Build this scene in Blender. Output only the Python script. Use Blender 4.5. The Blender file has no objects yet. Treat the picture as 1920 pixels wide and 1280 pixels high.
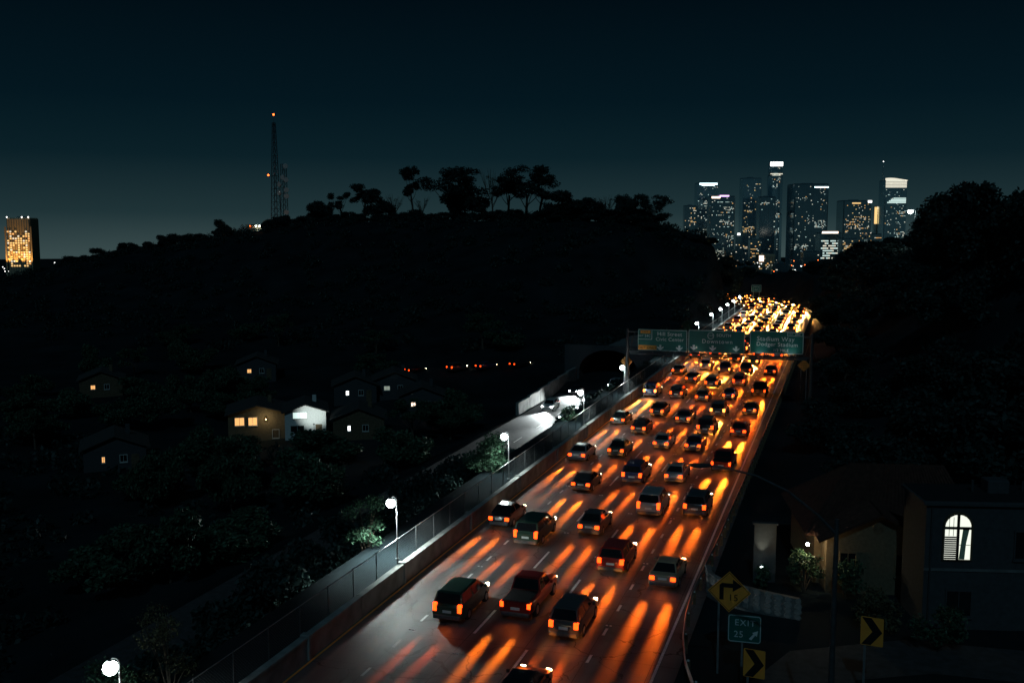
import bpy, bmesh, math, random
import numpy as np
from mathutils import Vector, Matrix, noise as mnoise
random.seed(11)
PI = math.pi; R = math.radians
sc = bpy.context.scene
COL = sc.collection

# ------------------------------------------------------------------ camera, sky, added fill sun, exposure
cam_data = bpy.data.cameras.new('camera'); cam = bpy.data.objects.new('camera', cam_data); COL.objects.link(cam)
cam_data.sensor_width = 36.0; cam_data.lens = 35.0; cam_data.clip_start = 0.5; cam_data.clip_end = 60000
cam.location = (0, 0, 22.0); cam.rotation_euler = (R(90 - 6.175), 0, R(18.216))
sc.camera = cam
sc.view_settings.view_transform = 'Standard'; sc.view_settings.look = 'None'
sc.view_settings.exposure = 0.0; sc.view_settings.gamma = 1.0; sc.view_settings.use_curve_mapping = False

FILL_EL, FILL_AZ = 42.0, 150.0
world = bpy.data.worlds.new('World'); sc.world = world; world.use_nodes = True
nt = world.node_tree; nt.nodes.clear()
wo = nt.nodes.new('ShaderNodeOutputWorld')
sky = nt.nodes.new('ShaderNodeTexSky'); sky.sky_type = 'NISHITA'; sky.sun_disc = False
sky.sun_elevation = R(-8); sky.sun_rotation = R(40)
bg1 = nt.nodes.new('ShaderNodeBackground'); bg1.inputs['Strength'].default_value = 0.06
nt.links.new(sky.outputs[0], bg1.inputs['Color'])
tc = nt.nodes.new('ShaderNodeTexCoord'); sep = nt.nodes.new('ShaderNodeSeparateXYZ')
nt.links.new(tc.outputs['Generated'], sep.inputs[0])
mr = nt.nodes.new('ShaderNodeMapRange'); mr.inputs['From Min'].default_value = -0.05; mr.inputs['From Max'].default_value = 0.45
nt.links.new(sep.outputs['Z'], mr.inputs['Value'])
ramp = nt.nodes.new('ShaderNodeValToRGB')
stops = [(-0.05, (.046, .076, .077)), (-0.02, (.042, .071, .073)), (.02, (.0140, .0330, .0380)), (.074, (.0034, .0145, .0205)),
         (.127, (.0012, .0084, .0138)), (.228, (.0004, .0038, .0068)), (.45, (.0003, .0031, .0058))]
el = ramp.color_ramp.elements
for i, (z, c) in enumerate(stops):
    p = (z + .05) / .5
    e = el[i] if i < 2 else el.new(p)
    e.position = p; e.color = (*c, 1)
nt.links.new(mr.outputs[0], ramp.inputs[0])
bg2 = nt.nodes.new('ShaderNodeBackground'); bg2.inputs['Strength'].default_value = 1.0
nt.links.new(ramp.outputs[0], bg2.inputs['Color'])
ads = nt.nodes.new('ShaderNodeAddShader')
nt.links.new(bg1.outputs[0], ads.inputs[0]); nt.links.new(bg2.outputs[0], ads.inputs[1]); nt.links.new(ads.outputs[0], wo.inputs['Surface'])

sl = bpy.data.lights.new('fill_sun', 'SUN'); sl.energy = 0.20; sl.angle = R(0.5); sl.color = (.36, .76, 1.0)  # dim teal sun added to lift the dark road, hills and signs
so = bpy.data.objects.new('fill_sun', sl); COL.objects.link(so); so.location = (40, -80, 120)
so.rotation_euler = (R(90 - FILL_EL), 0, R(FILL_AZ - 180 + 40))

sc.render.engine = 'CYCLES'
sc.cycles.use_denoising = True
sc.cycles.sample_clamp_indirect = 3.0
sc.cycles.max_bounces = 5; sc.cycles.diffuse_bounces = 2; sc.cycles.glossy_bounces = 2
sc.cycles.transparent_max_bounces = 6

# ------------------------------------------------------------------ helpers
def tag(o, label=None, cat=None, group=None, kind=None):
    if label: o['label'] = label
    if cat: o['category'] = cat
    if group: o['group'] = group
    if kind: o['kind'] = kind
    return o

def empty(name, loc=(0, 0, 0), rz=0.0):
    o = bpy.data.objects.new(name, None); COL.objects.link(o)
    o.empty_display_size = .3; o.location = loc; o.rotation_euler = (0, 0, rz); return o

class MB:
    def __init__(s): s.v = []; s.f = []
    def add(s, vs, fs):
        n = len(s.v); s.v += [tuple(p) for p in vs]; s.f += [tuple(n + i for i in q) for q in fs]; return s
    def box(s, x0, x1, y0, y1, z0, z1):
        return s.add([(x0,y0,z0),(x1,y0,z0),(x1,y1,z0),(x0,y1,z0),(x0,y0,z1),(x1,y0,z1),(x1,y1,z1),(x0,y1,z1)],
                     [(0,3,2,1),(4,5,6,7),(0,1,5,4),(1,2,6,5),(2,3,7,6),(3,0,4,7)])
    def bbox(s, x0, x1, y0, y1, z0, z1, b):
        # box with chamfered vertical edges and top edge
        def ring(i, z): return [(x0+b+i,y0+i,z),(x1-b-i,y0+i,z),(x1-i,y0+b+i,z),(x1-i,y1-b-i,z),(x1-b-i,y1-i,z),(x0+b+i,y1-i,z),(x0+i,y1-b-i,z),(x0+i,y0+b+i,z)]
        return s.rings([ring(0, z0), ring(0, z1-b), ring(b*.7, z1)])
    def rings(s, rs, cap=True, closed=True):
        n = len(rs[0]); vs = [p for r in rs for p in r]; fs = []
        for k in range(len(rs)-1):
            for i in range(n if closed else n-1):
                j = (i+1) % n; fs.append((k*n+i, k*n+j, (k+1)*n+j, (k+1)*n+i))
        if cap: fs.append(tuple(range(n-1, -1, -1))); fs.append(tuple((len(rs)-1)*n+i for i in range(n)))
        return s.add(vs, fs)
    def tube(s, pts, rad, n=8, cap=True):
        pts = [Vector(p) for p in pts]; rs = []
        rr = rad if isinstance(rad, (list, tuple)) else [rad]*len(pts)
        for i, p in enumerate(pts):
            t = (pts[min(i+1, len(pts)-1)] - pts[max(i-1, 0)]).normalized()
            a = Vector((0,0,1)) if abs(t.z) < .9 else Vector((1,0,0))
            u = t.cross(a).normalized(); w = t.cross(u)
            rs.append([tuple(p + (u*math.cos(2*PI*k/n) + w*math.sin(2*PI*k/n))*rr[i]) for k in range(n)])
        return s.rings(rs, cap)
    def lathe(s, prof, n=16, c=(0,0,0), axis='z'):
        rs = []
        for r, h in prof:
            ring = []
            for k in range(n):
                a = 2*PI*k/n; x, y = r*math.cos(a), r*math.sin(a)
                ring.append((c[0]+x, c[1]+y, c[2]+h) if axis == 'z' else ((c[0]+h, c[1]+x, c[2]+y) if axis == 'x' else (c[0]+x, c[1]+h, c[2]+y)))
            rs.append(ring)
        return s.rings(rs, True)
    def prism(s, poly, y0, y1):   # polygon in x,z extruded in y
        n = len(poly)
        vs = [(x, y0, z) for x, z in poly] + [(x, y1, z) for x, z in poly]
        fs = [tuple(range(n)), tuple(range(2*n-1, n-1, -1))] + [(i, n+i, n+(i+1) % n, (i+1) % n) for i in range(n)]
        return s.add(vs, fs)
    def mesh(s, name, mat=None, smooth=None):
        m = bpy.data.meshes.new(name); m.from_pydata(s.v, [], s.f); m.validate()
        bm = bmesh.new(); bm.from_mesh(m); bmesh.ops.recalc_face_normals(bm, faces=bm.faces[:]); bm.to_mesh(m); bm.free()
        if mat: m.materials.append(mat)
        if smooth is not None:
            m.polygons.foreach_set('use_smooth', [True]*len(m.polygons)); m.set_sharp_from_angle(angle=R(smooth))
        return m
    def build(s, name, mat, parent=None, smooth=None, loc=(0,0,0)):
        return obj(name, s.mesh(name, mat, smooth), parent, loc)

def obj(name, mesh, parent=None, loc=(0,0,0), rot=(0,0,0), scale=(1,1,1)):
    o = bpy.data.objects.new(name, mesh); COL.objects.link(o)
    o.location = loc; o.rotation_euler = rot; o.scale = scale
    if parent: o.parent = parent
    return o

def children(o): return [c for c in bpy.data.objects if c.parent == o]
CH = {}
def copy_tree(o, tree, parent=None):
    # tree: nested list [(obj, [children...])]
    c = o.copy(); COL.objects.link(c); c.parent = parent
    for ch, sub in tree: copy_tree(ch, sub, c)
    return c
def tree_of(o): return [(c, tree_of(c)) for c in o.children]

# ------------------------------------------------------------------ materials
def principled(name):
    m = bpy.data.materials.new(name); m.use_nodes = True
    n = m.node_tree; b = n.nodes['Principled BSDF']; return m, n, b
def mat(name, col, rough=.7, var=.25, scale=3.0, metal=0.0, spec=.4, bump=0.0, detail=5.0, coords='Object'):
    m, n, b = principled(name)
    t = n.nodes.new('ShaderNodeTexCoord'); nz = n.nodes.new('ShaderNodeTexNoise')
    nz.inputs['Scale'].default_value = scale; nz.inputs['Detail'].default_value = detail
    n.links.new(t.outputs[coords], nz.inputs['Vector'])
    r = n.nodes.new('ShaderNodeValToRGB')
    r.color_ramp.elements[0].position = .3; r.color_ramp.elements[1].position = .7
    r.color_ramp.elements[0].color = (*[c*(1-var) for c in col], 1); r.color_ramp.elements[1].color = (*[min(1, c*(1+var)) for c in col], 1)
    n.links.new(nz.outputs['Fac'], r.inputs[0]); n.links.new(r.outputs[0], b.inputs['Base Color'])
    b.inputs['Roughness'].default_value = rough; b.inputs['Metallic'].default_value = metal
    b.inputs['Specular IOR Level'].default_value = spec
    if bump:
        bp = n.nodes.new('ShaderNodeBump'); bp.inputs['Strength'].default_value = bump
        n.links.new(nz.outputs['Fac'], bp.inputs['Height']); n.links.new(bp.outputs[0], b.inputs['Normal'])
    return m
def emit(name, col, strength, sampled=True):
    m, n, b = principled(name)
    b.inputs['Base Color'].default_value = (*[min(.8, c) for c in col], 1)
    b.inputs['Emission Color'].default_value = (*col, 1); b.inputs['Emission Strength'].default_value = strength
    if not sampled: m.cycles.emission_sampling = 'NONE'
    return m

def road_material():
    m, n, b = principled('worn_concrete_roadway')
    L = n.links
    t = n.nodes.new('ShaderNodeTexCoord')
    nz = n.nodes.new('ShaderNodeTexNoise'); nz.inputs['Scale'].default_value = .35; nz.inputs['Detail'].default_value = 7
    L.new(t.outputs['Object'], nz.inputs['Vector'])
    mp = n.nodes.new('ShaderNodeMapping'); mp.inputs['Scale'].default_value = (1.3, .035, 1)
    L.new(t.outputs['Object'], mp.inputs['Vector'])
    ns = n.nodes.new('ShaderNodeTexNoise'); ns.inputs['Scale'].default_value = 1.0; ns.inputs['Detail'].default_value = 4   # wheel tracks
    L.new(mp.outputs[0], ns.inputs['Vector'])
    mx = n.nodes.new('ShaderNodeMath'); mx.operation = 'MULTIPLY'; L.new(nz.outputs[0], mx.inputs[0]); L.new(ns.outputs[0], mx.inputs[1])
    r = n.nodes.new('ShaderNodeValToRGB'); r.color_ramp.elements[0].position = .12; r.color_ramp.elements[1].position = .42
    r.color_ramp.elements[0].color = (.050, .056, .059, 1); r.color_ramp.elements[1].color = (.145, .152, .152, 1)
    L.new(mx.outputs[0], r.inputs[0])
    # fine aggregate
    nf = n.nodes.new('ShaderNodeTexNoise'); nf.inputs['Scale'].default_value = 22; nf.inputs['Detail'].default_value = 3
    L.new(t.outputs['Object'], nf.inputs['Vector'])
    mf = n.nodes.new('ShaderNodeMix'); mf.data_type = 'RGBA'; mf.blend_type = 'MULTIPLY'; mf.inputs[0].default_value = .55
    rf = n.nodes.new('ShaderNodeValToRGB'); rf.color_ramp.elements[0].position = .3; rf.color_ramp.elements[1].position = .62
    rf.color_ramp.elements[0].color = (.45, .45, .45, 1)
    L.new(nf.outputs[0], rf.inputs[0]); L.new(r.outputs[0], mf.inputs[6]); L.new(rf.outputs[0], mf.inputs[7])
    # branching cracks: warped voronoi cell edges, kept where a broad noise is high
    wv = n.nodes.new('ShaderNodeTexNoise'); wv.inputs['Scale'].default_value = .8; wv.inputs['Detail'].default_value = 4
    L.new(t.outputs['Object'], wv.inputs['Vector'])
    va = n.nodes.new('ShaderNodeVectorMath'); va.operation = 'MULTIPLY_ADD'; va.inputs[1].default_value = (1.6, 1.6, 0)
    L.new(wv.outputs['Color'], va.inputs[0]); L.new(t.outputs['Object'], va.inputs[2])
    vo = n.nodes.new('ShaderNodeTexVoronoi'); vo.feature = 'DISTANCE_TO_EDGE'; vo.inputs['Scale'].default_value = .26
    L.new(va.outputs[0], vo.inputs['Vector'])
    lt = n.nodes.new('ShaderNodeMath'); lt.operation = 'LESS_THAN'; lt.inputs[1].default_value = .009; L.new(vo.outputs['Distance'], lt.inputs[0])
    nk = n.nodes.new('ShaderNodeTexNoise'); nk.inputs['Scale'].default_value = .16; L.new(t.outputs['Object'], nk.inputs['Vector'])
    gk = n.nodes.new('ShaderNodeMath'); gk.operation = 'GREATER_THAN'; gk.inputs[1].default_value = .47; L.new(nk.outputs[0], gk.inputs[0])
    ck = n.nodes.new('ShaderNodeMath'); ck.operation = 'MULTIPLY'; L.new(lt.outputs[0], ck.inputs[0]); L.new(gk.outputs[0], ck.inputs[1])
    # slab joints every 4.6 m across and at lane edges
    sp = n.nodes.new('ShaderNodeSeparateXYZ'); L.new(t.outputs['Object'], sp.inputs[0])
    def joint(sock, period, off, w):
        a = n.nodes.new('ShaderNodeMath'); a.operation = 'ADD'; a.inputs[1].default_value = off; L.new(sock, a.inputs[0])
        q = n.nodes.new('ShaderNodeMath'); q.operation = 'PINGPONG'; q.inputs[1].default_value = period/2; L.new(a.outputs[0], q.inputs[0])
        z = n.nodes.new('ShaderNodeMath'); z.operation = 'LESS_THAN'; z.inputs[1].default_value = w; L.new(q.outputs[0], z.inputs[0]); return z.outputs[0]
    j1 = joint(sp.outputs['Y'], 4.6, 1000.0, .02); j2 = joint(sp.outputs['X'], 3.42, 3.42*20 + 8.5, .02)
    mj = n.nodes.new('ShaderNodeMath'); mj.operation = 'MAXIMUM'; L.new(j1, mj.inputs[0]); L.new(j2, mj.inputs[1])
    mc = n.nodes.new('ShaderNodeMath'); mc.operation = 'MAXIMUM'; L.new(mj.outputs[0], mc.inputs[0]); L.new(ck.outputs[0], mc.inputs[1])
    fin = n.nodes.new('ShaderNodeMix'); fin.data_type = 'RGBA'; L.new(mc.outputs[0], fin.inputs[0])
    L.new(mf.outputs[2], fin.inputs[6]); fin.inputs[7].default_value = (.018, .018, .018, 1)
    L.new(fin.outputs[2], b.inputs['Base Color'])
    b.inputs['Roughness'].default_value = .62; b.inputs['Specular IOR Level'].default_value = .32
    bp = n.nodes.new('ShaderNodeBump'); bp.inputs['Strength'].default_value = .25; bp.inputs['Distance'].default_value = .02
    L.new(nf.outputs[0], bp.inputs['Height']); L.new(bp.outputs[0], b.inputs['Normal'])
    return m

M = {}
M['road'] = road_material()
M['asphalt'] = mat('asphalt', (.045, .047, .049), .8, .35, 2.0, bump=.2)
M['soil'] = mat('dry_hillside', (.012, .019, .022), .95, .5, .12, spec=.1, detail=8)
M['concrete'] = mat('weathered_concrete', (.24, .24, .23), .85, .35, .9, bump=.15, detail=8)
M['conc_dark'] = mat('grey_concrete', (.15, .15, .145), .85, .35, 1.2, bump=.15)
M['white_line'] = mat('worn_white_paint', (.62, .62, .60), .6, .25, 6.0)
M['reflector'] = mat('reflector', (.75, .75, .75), .15, .05, 4.0, spec=.9)
M['fence_steel'] = mat('weathered_fence_steel', (.10, .105, .11), .6, .2, 5.0, metal=.4)
M['galv'] = mat('galvanized_steel', (.42, .43, .44), .42, .15, 5.0, metal=.75)
M['steel_dark'] = mat('dull_steel', (.10, .105, .11), .5, .2, 5.0, metal=.6)
M['black'] = mat('black_paint', (.012, .012, .013), .5, .2, 6.0)
M['rubber'] = mat('tyre_rubber', (.015, .015, .015), .85, .2, 12.0)
M['glass_car'] = mat('tinted_glass', (.012, .014, .016), .06, .1, 2.0, spec=.8)
M['sign_green'] = mat('green_sheeting', (.004, .125, .105), .45, .12, .7, spec=.5)
M['sign_white'] = mat('white_legend', (.70, .73, .72), .45, .08, 2.0)
M['sign_yellow'] = mat('yellow_sheeting', (.92, .34, .05), .5, .10, 2.0)
M['sign_orange'] = mat('orange_sheeting', (.80, .27, .05), .5, .12, 2.0)
M['sign_black'] = mat('black_legend', (.01, .01, .01), .5, .1, 2.0)
M['stucco'] = mat('cream_stucco', (.38, .30, .19), .9, .15, 5.0, bump=.3)
M['stucco_house'] = mat('tan_stucco', (.15, .115, .07), .9, .2, 5.0, bump=.3)
M['tar'] = mat('tar_roof', (.015, .015, .016), .95, .3, 3.0)
M['stucco_white'] = mat('white_stucco', (.68, .68, .66), .9, .12, 5.0, bump=.3)
M['stucco_grey'] = mat('grey_stucco', (.055, .06, .063), .9, .15, 4.0, bump=.3)
M['tile_roof'] = mat('clay_tile', (.06, .024, .016), .9, .4, 3.0)
M['shingle'] = mat('dark_shingle', (.05, .048, .045), .9, .35, 4.0)
M['trim'] = mat('painted_trim', (.55, .55, .52), .6, .1, 5.0)
M['wood'] = mat('weathered_wood', (.12, .085, .05), .85, .35, 4.0)
M['bark'] = mat('bark', (.085, .065, .048), .95, .4, 6.0, bump=.4)
M['curtain'] = mat('curtain', (.55, .62, .42), .9, .1, 6.0)

def leaf_material(name, col, var=.55):
    m, n, b = principled(name)
    oi = n.nodes.new('ShaderNodeObjectInfo'); g = n.nodes.new('ShaderNodeNewGeometry')
    r = n.nodes.new('ShaderNodeValToRGB')
    r.color_ramp.elements[0].color = (*[c*(1-var) for c in col], 1); r.color_ramp.elements[1].color = (*[c*(1+var) for c in col], 1)
    n.links.new(g.outputs['Random Per Island'], r.inputs[0]); n.links.new(r.outputs[0], b.inputs['Base Color'])
    b.inputs['Roughness'].default_value = .6; b.inputs['Specular IOR Level'].default_value = .3
    return m
M['leaf'] = leaf_material('green_leaf', (.035, .080, .045))
M['leaf_dry'] = leaf_material('dry_leaf', (.085, .080, .042))
M['leaf_dark'] = leaf_material('dark_leaf', (.014, .034, .030))

# lights given off
M['lamp_white'] = emit('white_lamp', (.86, 1.0, .97), 30, False)
M['tail'] = emit('tail_lamp', (1.0, .055, .004), 5.0, False)
M['boost'] = emit('boosted_tail_lamp', (1.0, .22, .03), 9.0, False)  # stronger tail lamp glow, added to make the distant traffic brighter
M['tail_amber'] = emit('amber_indicator', (1.0, .50, .06), 9.0, False)
M['head_warm'] = emit('head_lamp', (1.0, .78, .48), 22, False)
M['head_white'] = emit('white_head_lamp', (.92, 1.0, 1.0), 40, False)
M['red_beacon'] = emit('red_beacon', (1.0, .13, .02), 6, False)
M['win_warm'] = emit('warm_window', (1.0, .50, .17), 1.1, False)
M['win_amber'] = emit('amber_window', (1.0, .62, .24), 1.1, False)
M['win_pale'] = emit('pale_window', (1.0, .93, .74), .85, False)
M['win_cool'] = emit('cool_window', (.78, 1.0, .93), .8, False)
M['win_dim'] = emit('dim_window', (.80, .90, .72), .28, False)
M['win_bright'] = emit('bright_window', (1.0, .98, .95), 4.0, False)
M['band_cyan'] = emit('cyan_band', (.70, .95, 1.0), 3.0, False)
M['band_pink'] = emit('pink_band', (.95, .50, 1.0), 2.2, False)
M['band_peach'] = emit('peach_band', (1.0, .72, .55), 3.0, False)
M['win_green'] = emit('lit_room_window', (.96, 1.0, .86), 1.0, False)

# ------------------------------------------------------------------ terrain
def sm(a, b, x):
    t = np.clip((x - a) / (b - a), 0, 1); return t*t*(3 - 2*t)
RCX, ARC_Y, ARC_CX, ARC_R = -16.7, 290.0, -107.0, 90.3
def road_s(x, y):
    rho = np.hypot(x - ARC_CX, y - ARC_Y)
    s = np.where(y < ARC_Y, x - RCX, rho - ARC_R)
    return np.where((y >= ARC_Y) & (x < -96) & (s > -80), -200.0, s)
def poly_dist(x, y, P):
    best = np.full(np.shape(x), 1e9); zz = np.zeros(np.shape(x))
    for (x0, y0, z0), (x1, y1, z1) in zip(P[:-1], P[1:]):
        dx, dy = x1-x0, y1-y0; t = np.clip(((x-x0)*dx + (y-y0)*dy)/(dx*dx+dy*dy), 0, 1)
        d = np.hypot(x-x0-t*dx, y-y0-t*dy); m = d < best
        best = np.where(m, d, best); zz = np.where(m, z0+t*(z1-z0), zz)
    return best, zz
LEFT_RIDGE = [(-520, 300, -14), (-362, 323, -4), (-336, 331, -1.5), (-297, 335, 8.5), (-262, 337, 15.5), (-228, 338, 20.5), (-197, 338, 25),
              (-165, 335, 26.5), (-124, 330, 26.5), (-88, 312, 26), (-62, 298, 25.5), (-50, 290, 23), (-41, 284, 17), (-36, 280, 8)]
RIGHT_RIDGE = [(-4, 420, 2), (6, 360, 8), (14, 320, 11), (20, 262, 15), (23, 238, 17), (27, 190, 20), (29, 166, 20.5), (33, 146, 20), (40, 126, 19.5), (62, 95, 18), (110, 40, 16)]
def height(x, y):
    x = np.asarray(x, float); y = np.asarray(y, float)
    s = road_s(x, y)
    base = -8.5 + 8.5*sm(-30, -12, x)
    base = base + 5.5*sm(150, 215, y)*(1 - sm(-30, -12, x))
    d, z = poly_dist(x, y, LEFT_RIDGE)
    front = sm(0, 1, 1 - d/ np.where(y < 300, 105.0, 120.0))
    hl = base + (z - base)*np.clip(front, 0, 1)
    d2, z2 = poly_dist(x, y, RIGHT_RIDGE)
    hr = base + (z2 - base)*np.clip(sm(0, 1, 1 - d2/34.0), 0, 1)
    h = np.maximum(hl, hr)
    # low rise behind the bend
    h = np.where(y > 352, np.maximum(h, -6 + 9.0*sm(352, 380, y)*(1 - sm(420, 520, y))*sm(-130, -60, x)), h)
    far = sm(420, 1700, np.hypot(x, y*1.0))
    h = h*(1 - far) - 60*far - .022*np.maximum(0, np.hypot(x, y) - 1700)
    # corridors
    w = 1 - sm(10.5, 16, s); low = np.where(y < 178, 1.0, 0.0); lb = 1 - sm(168, 180, y)
    dl = -s
    wl = (1 - sm(29.5, 37, dl))*lb + (1 - sm(13, 19, dl))*(1 - lb)
    prof = -0.3 + 1.1*sm(9.2, 9.7, dl) - 6.8*sm(13.0, 17.5, dl)*lb
    inside = (y < 345) | (x > -200)
    h2 = np.where(s >= 0, h*(1 - w) - .3*w, h*(1 - wl) + prof*wl)
    near = 1 - sm(430, 520, np.hypot(x, y))
    return h*(1 - near) + h2*near
def hz(x, y): return float(height(np.array([x]), np.array([y]))[0])

def axis(lo, hi, dense):
    pts = set()
    for a, b, st in dense:
        pts |= set(np.round(np.arange(a, b+1e-6, st), 3).tolist())
    pts = sorted(pts)
    g = pts[-1]; st = 8.0
    while g < hi: g += st; st *= 1.32; pts.append(g)
    g = pts[0]; st = 8.0; pre = []
    while g > lo: g -= st; st *= 1.32; pre.append(g)
    return np.array(pre[::-1] + pts)
xs = axis(-60000, 60000, [(-400, -60, 6), (-60, -36, 2), (-36, -24, .75), (-24, -8, 4), (-8, 12, 1.5), (12, 60, 4), (60, 130, 10)])
ys = axis(-3000, 60000, [(-30, 460, 5)])
XX, YY = np.meshgrid(xs, ys); ZZ = height(XX, YY)
rg = np.random.default_rng(3)
rough = rg.normal(0, .22, ZZ.shape)*(np.abs(road_s(XX, YY)) > 20)*(np.hypot(XX, YY) < 480)*(XX < -48)
ZZ = ZZ + rough
nx, ny = len(xs), len(ys)
me = bpy.data.meshes.new('terrain')
vv = np.stack([XX.ravel(), YY.ravel(), ZZ.ravel()], 1)
idx = np.arange(nx*ny).reshape(ny, nx)
ff = np.stack([idx[:-1,:-1].ravel(), idx[:-1,1:].ravel(), idx[1:,1:].ravel(), idx[1:,:-1].ravel()], 1)
me.from_pydata(vv.tolist(), [], ff.tolist()); me.materials.append(M['soil'])
me.polygons.foreach_set('use_smooth', [True]*len(me.polygons))
tag(obj('terrain', me), kind='structure')

# ------------------------------------------------------------------ roads
def road_xy(s, t):      # t = metres along the centre line from y=0
    if t <= ARC_Y: return (RCX + s, t, PI/2)
    a = (t - ARC_Y)/ARC_R
    return (ARC_CX + (ARC_R + s)*math.cos(a), ARC_Y + (ARC_R + s)*math.sin(a), PI/2 + a)
def strip(name, s0, s1, t0, t1, z, m, parent=None, step=4.0, kind='structure'):
    mb = MB(); n = max(1, int((t1 - t0)/step)); vs = []; fs = []
    for k in range(n+1):
        t = t0 + (t1-t0)*k/n
        a = road_xy(s0, t); b = road_xy(s1, t); vs += [(a[0], a[1], z), (b[0], b[1], z)]
        if k: fs.append((2*k-2, 2*k-1, 2*k+1, 2*k))
    mb.add(vs, fs); o = mb.build(name, m, parent)
    if not parent: tag(o, kind=kind)
    return o
road = strip('freeway', -9.2, 9.6, -20, 415, 0.0, M['road'])
strip('edge_line', 8.43, 8.57, -20, 400, .004, M['white_line'], road)
strip('yellow_edge_line', -8.75, -8.63, -20, 400, .004, M['sign_yellow'], road)
dash_short = MB().box(-.075, .075, 0, 1.0, 0, .004).mesh('lane_dash', M['white_line'])
dash_long = MB().box(-.075, .075, 0, 3.6, 0, .004).mesh('lane_dash', M['white_line'])
dot = MB().bbox(-.07, .07, -.06, .06, 0, .022, .02).mesh('road_stud', M['reflector'])
for x, me_, per, off, tmax in ((-22.1, dash_short, 3.72, 35.6, 178), (-11.75, dash_short, 3.72, 36.9, 178), (-18.6, dash_long, 11.4, 38.4, 285), (-15.15, dash_long, 11.4, 33.6, 285)):
    t = off
    while t < tmax:
        obj('lane_dash', me_, road, (x, t, .003)); t += per
for x, off in ((-22.1, 38.0), (-18.6, 47.0), (-15.15, 42.3), (-11.75, 42.0)):
    for k in range(9):
        for dx in (-.11, .11): obj('road_stud', dot, road, (x+dx, off + 11.2*k, .002))
kerb = MB()
for t0 in range(-20, 400, 6):
    r0 = road_xy(-9.2, t0); r1 = road_xy(-9.2, t0+5.97); q0 = road_xy(-8.95, t0); q1 = road_xy(-8.95, t0+5.97)
    kerb.add([(r0[0], r0[1], -.2), (q0[0], q0[1], -.2), (q1[0], q1[1], -.2), (r1[0], r1[1], -.2), (r0[0], r0[1], .14), (q0[0]-.03, q0[1], .14), (q1[0]-.03, q1[1], .14), (r1[0], r1[1], .14)],
             [(0,3,2,1),(4,5,6,7),(0,1,5,4),(1,2,6,5),(2,3,7,6),(3,0,4,7)])
tag(kerb.build('kerb', M['conc_dark']), kind='structure')
tag(MB().box(-46.2, -35.6, 15, 182, -6.4, -5.85).build('lower_roadway', M['asphalt']), kind='structure')
lower = bpy.data.objects['lower_roadway']
for k in range(16): obj('lane_dash', dash_long, lower, (-40.9, 20 + 10.5*k, -5.849))
rw = empty('retaining_wall', (-47.2, 150, -6)); tag(rw, 'pale concrete retaining wall left of the bright lower roadway', 'wall')
for k in range(5, 11):
    MB().bbox(-.25, .25, 0, 5.9, -.5, .8 + .2*k, .04).build('wall_panel', M['concrete'], rw, loc=(0, -34 + 6*k, 0))
tp = empty('tunnel_portal', (-41, 183, -6)); tag(tp, 'concrete tunnel portal at the far end of the lower roadway', 'tunnel')
arch_ = [(-5.6, 0)] + [(5.6*math.cos(PI - PI*k/12), 2.2 + 4.0*math.sin(PI*k/12)) for k in range(13)] + [(5.6, 0)]
out_ = [(-8.5, -.5)] + [(-8.5 + 17*k/12, 7.0) for k in range(13)] + [(8.5, -.5)]
frame_m = MB(); n_ = len(arch_)
frame_m.add([(x, y, z) for y in (-.4, .4) for P in (out_, arch_) for x, z in P], [q_ for i in range(n_-1) for q_ in ((i, i+1, n_+i+1, n_+i), (2*n_+i, 3*n_+i, 3*n_+i+1, 2*n_+i+1), (i, 2*n_+i, 2*n_+i+1, i+1), (n_+i, n_+i+1, 3*n_+i+1, 3*n_+i))])
frame_m.build('portal_face', M['stucco_grey'], tp)
MB().add([(x, y, z) for y in (0.3, 30) for x, z in arch_], [(i, i+1, n_+i+1, n_+i) for i in range(n_-1)]).build('tunnel_lining', M['conc_dark'], tp)
# exit ramp: leaves beside the guardrail and swings right
ramp_pts = [(-2.6, 6), (-2.9, 22), (-3.2, 36), (-2.6, 45), (-.2, 51.5), (4.5, 54.2), (10, 54.6), (18, 54)]
rl = MB(); vs = []; fs = []
for k, (x, y) in enumerate(ramp_pts):
    a = Vector(ramp_pts[min(k+1, len(ramp_pts)-1)]) - Vector(ramp_pts[max(k-1, 0)]); nrm = Vector((a.y, -a.x)).normalized()*2.1
    vs += [(x-nrm.x, y-nrm.y, .03), (x+nrm.x, y+nrm.y, .03)]
    if k: fs.append((2*k-2, 2*k-1, 2*k+1, 2*k))
rl.add(vs, fs); tag(rl.build('exit_ramp', M['asphalt']), kind='structure')

# ------------------------------------------------------------------ left parapet wall, fence, lamps
wall = empty('parapet_wall', (-25.75, 20, 0))
tag(wall, 'long low concrete parapet wall along the left edge of the freeway', 'wall')
panel = MB().bbox(-.17, .17, 0, 5.96, -.3, 1.12, .03).mesh('wall_panel', M['concrete'])
cope = MB().bbox(-.22, .22, 0, 5.96, 1.12, 1.26, .03).mesh('coping', M['concrete'])
pil = MB().bbox(-.27, .27, -.2, .2, -.3, 1.34, .04).mesh('pilaster', M['concrete'])
for k in range(46):
    obj('wall_panel', panel, wall, (0, 6*k + .02, 0)); obj('coping', cope, wall, (0, 6*k + .02, 0))
    if k % 2 == 0: obj('pilaster', pil, wall, (0, 6*k, 0))
fence = empty('chain_link_fence', (-26.1, 20, .8))
tag(fence, 'tall chain link fence standing behind the low concrete parapet wall', 'fence')
fp = MB().tube([(0,0,0), (0,0,2.05)], .033, 7).mesh('post', M['fence_steel'])
for k in range(92): obj('post', fp, fence, (0, 3.0*k, 0))
tr = MB().tube([(0,0,1.98), (0,276,1.98)], .024, 6).tube([(0,0,.12), (0,276,.12)], .02, 6)
tr.build('top_rail', M['galv'], fence)
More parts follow.
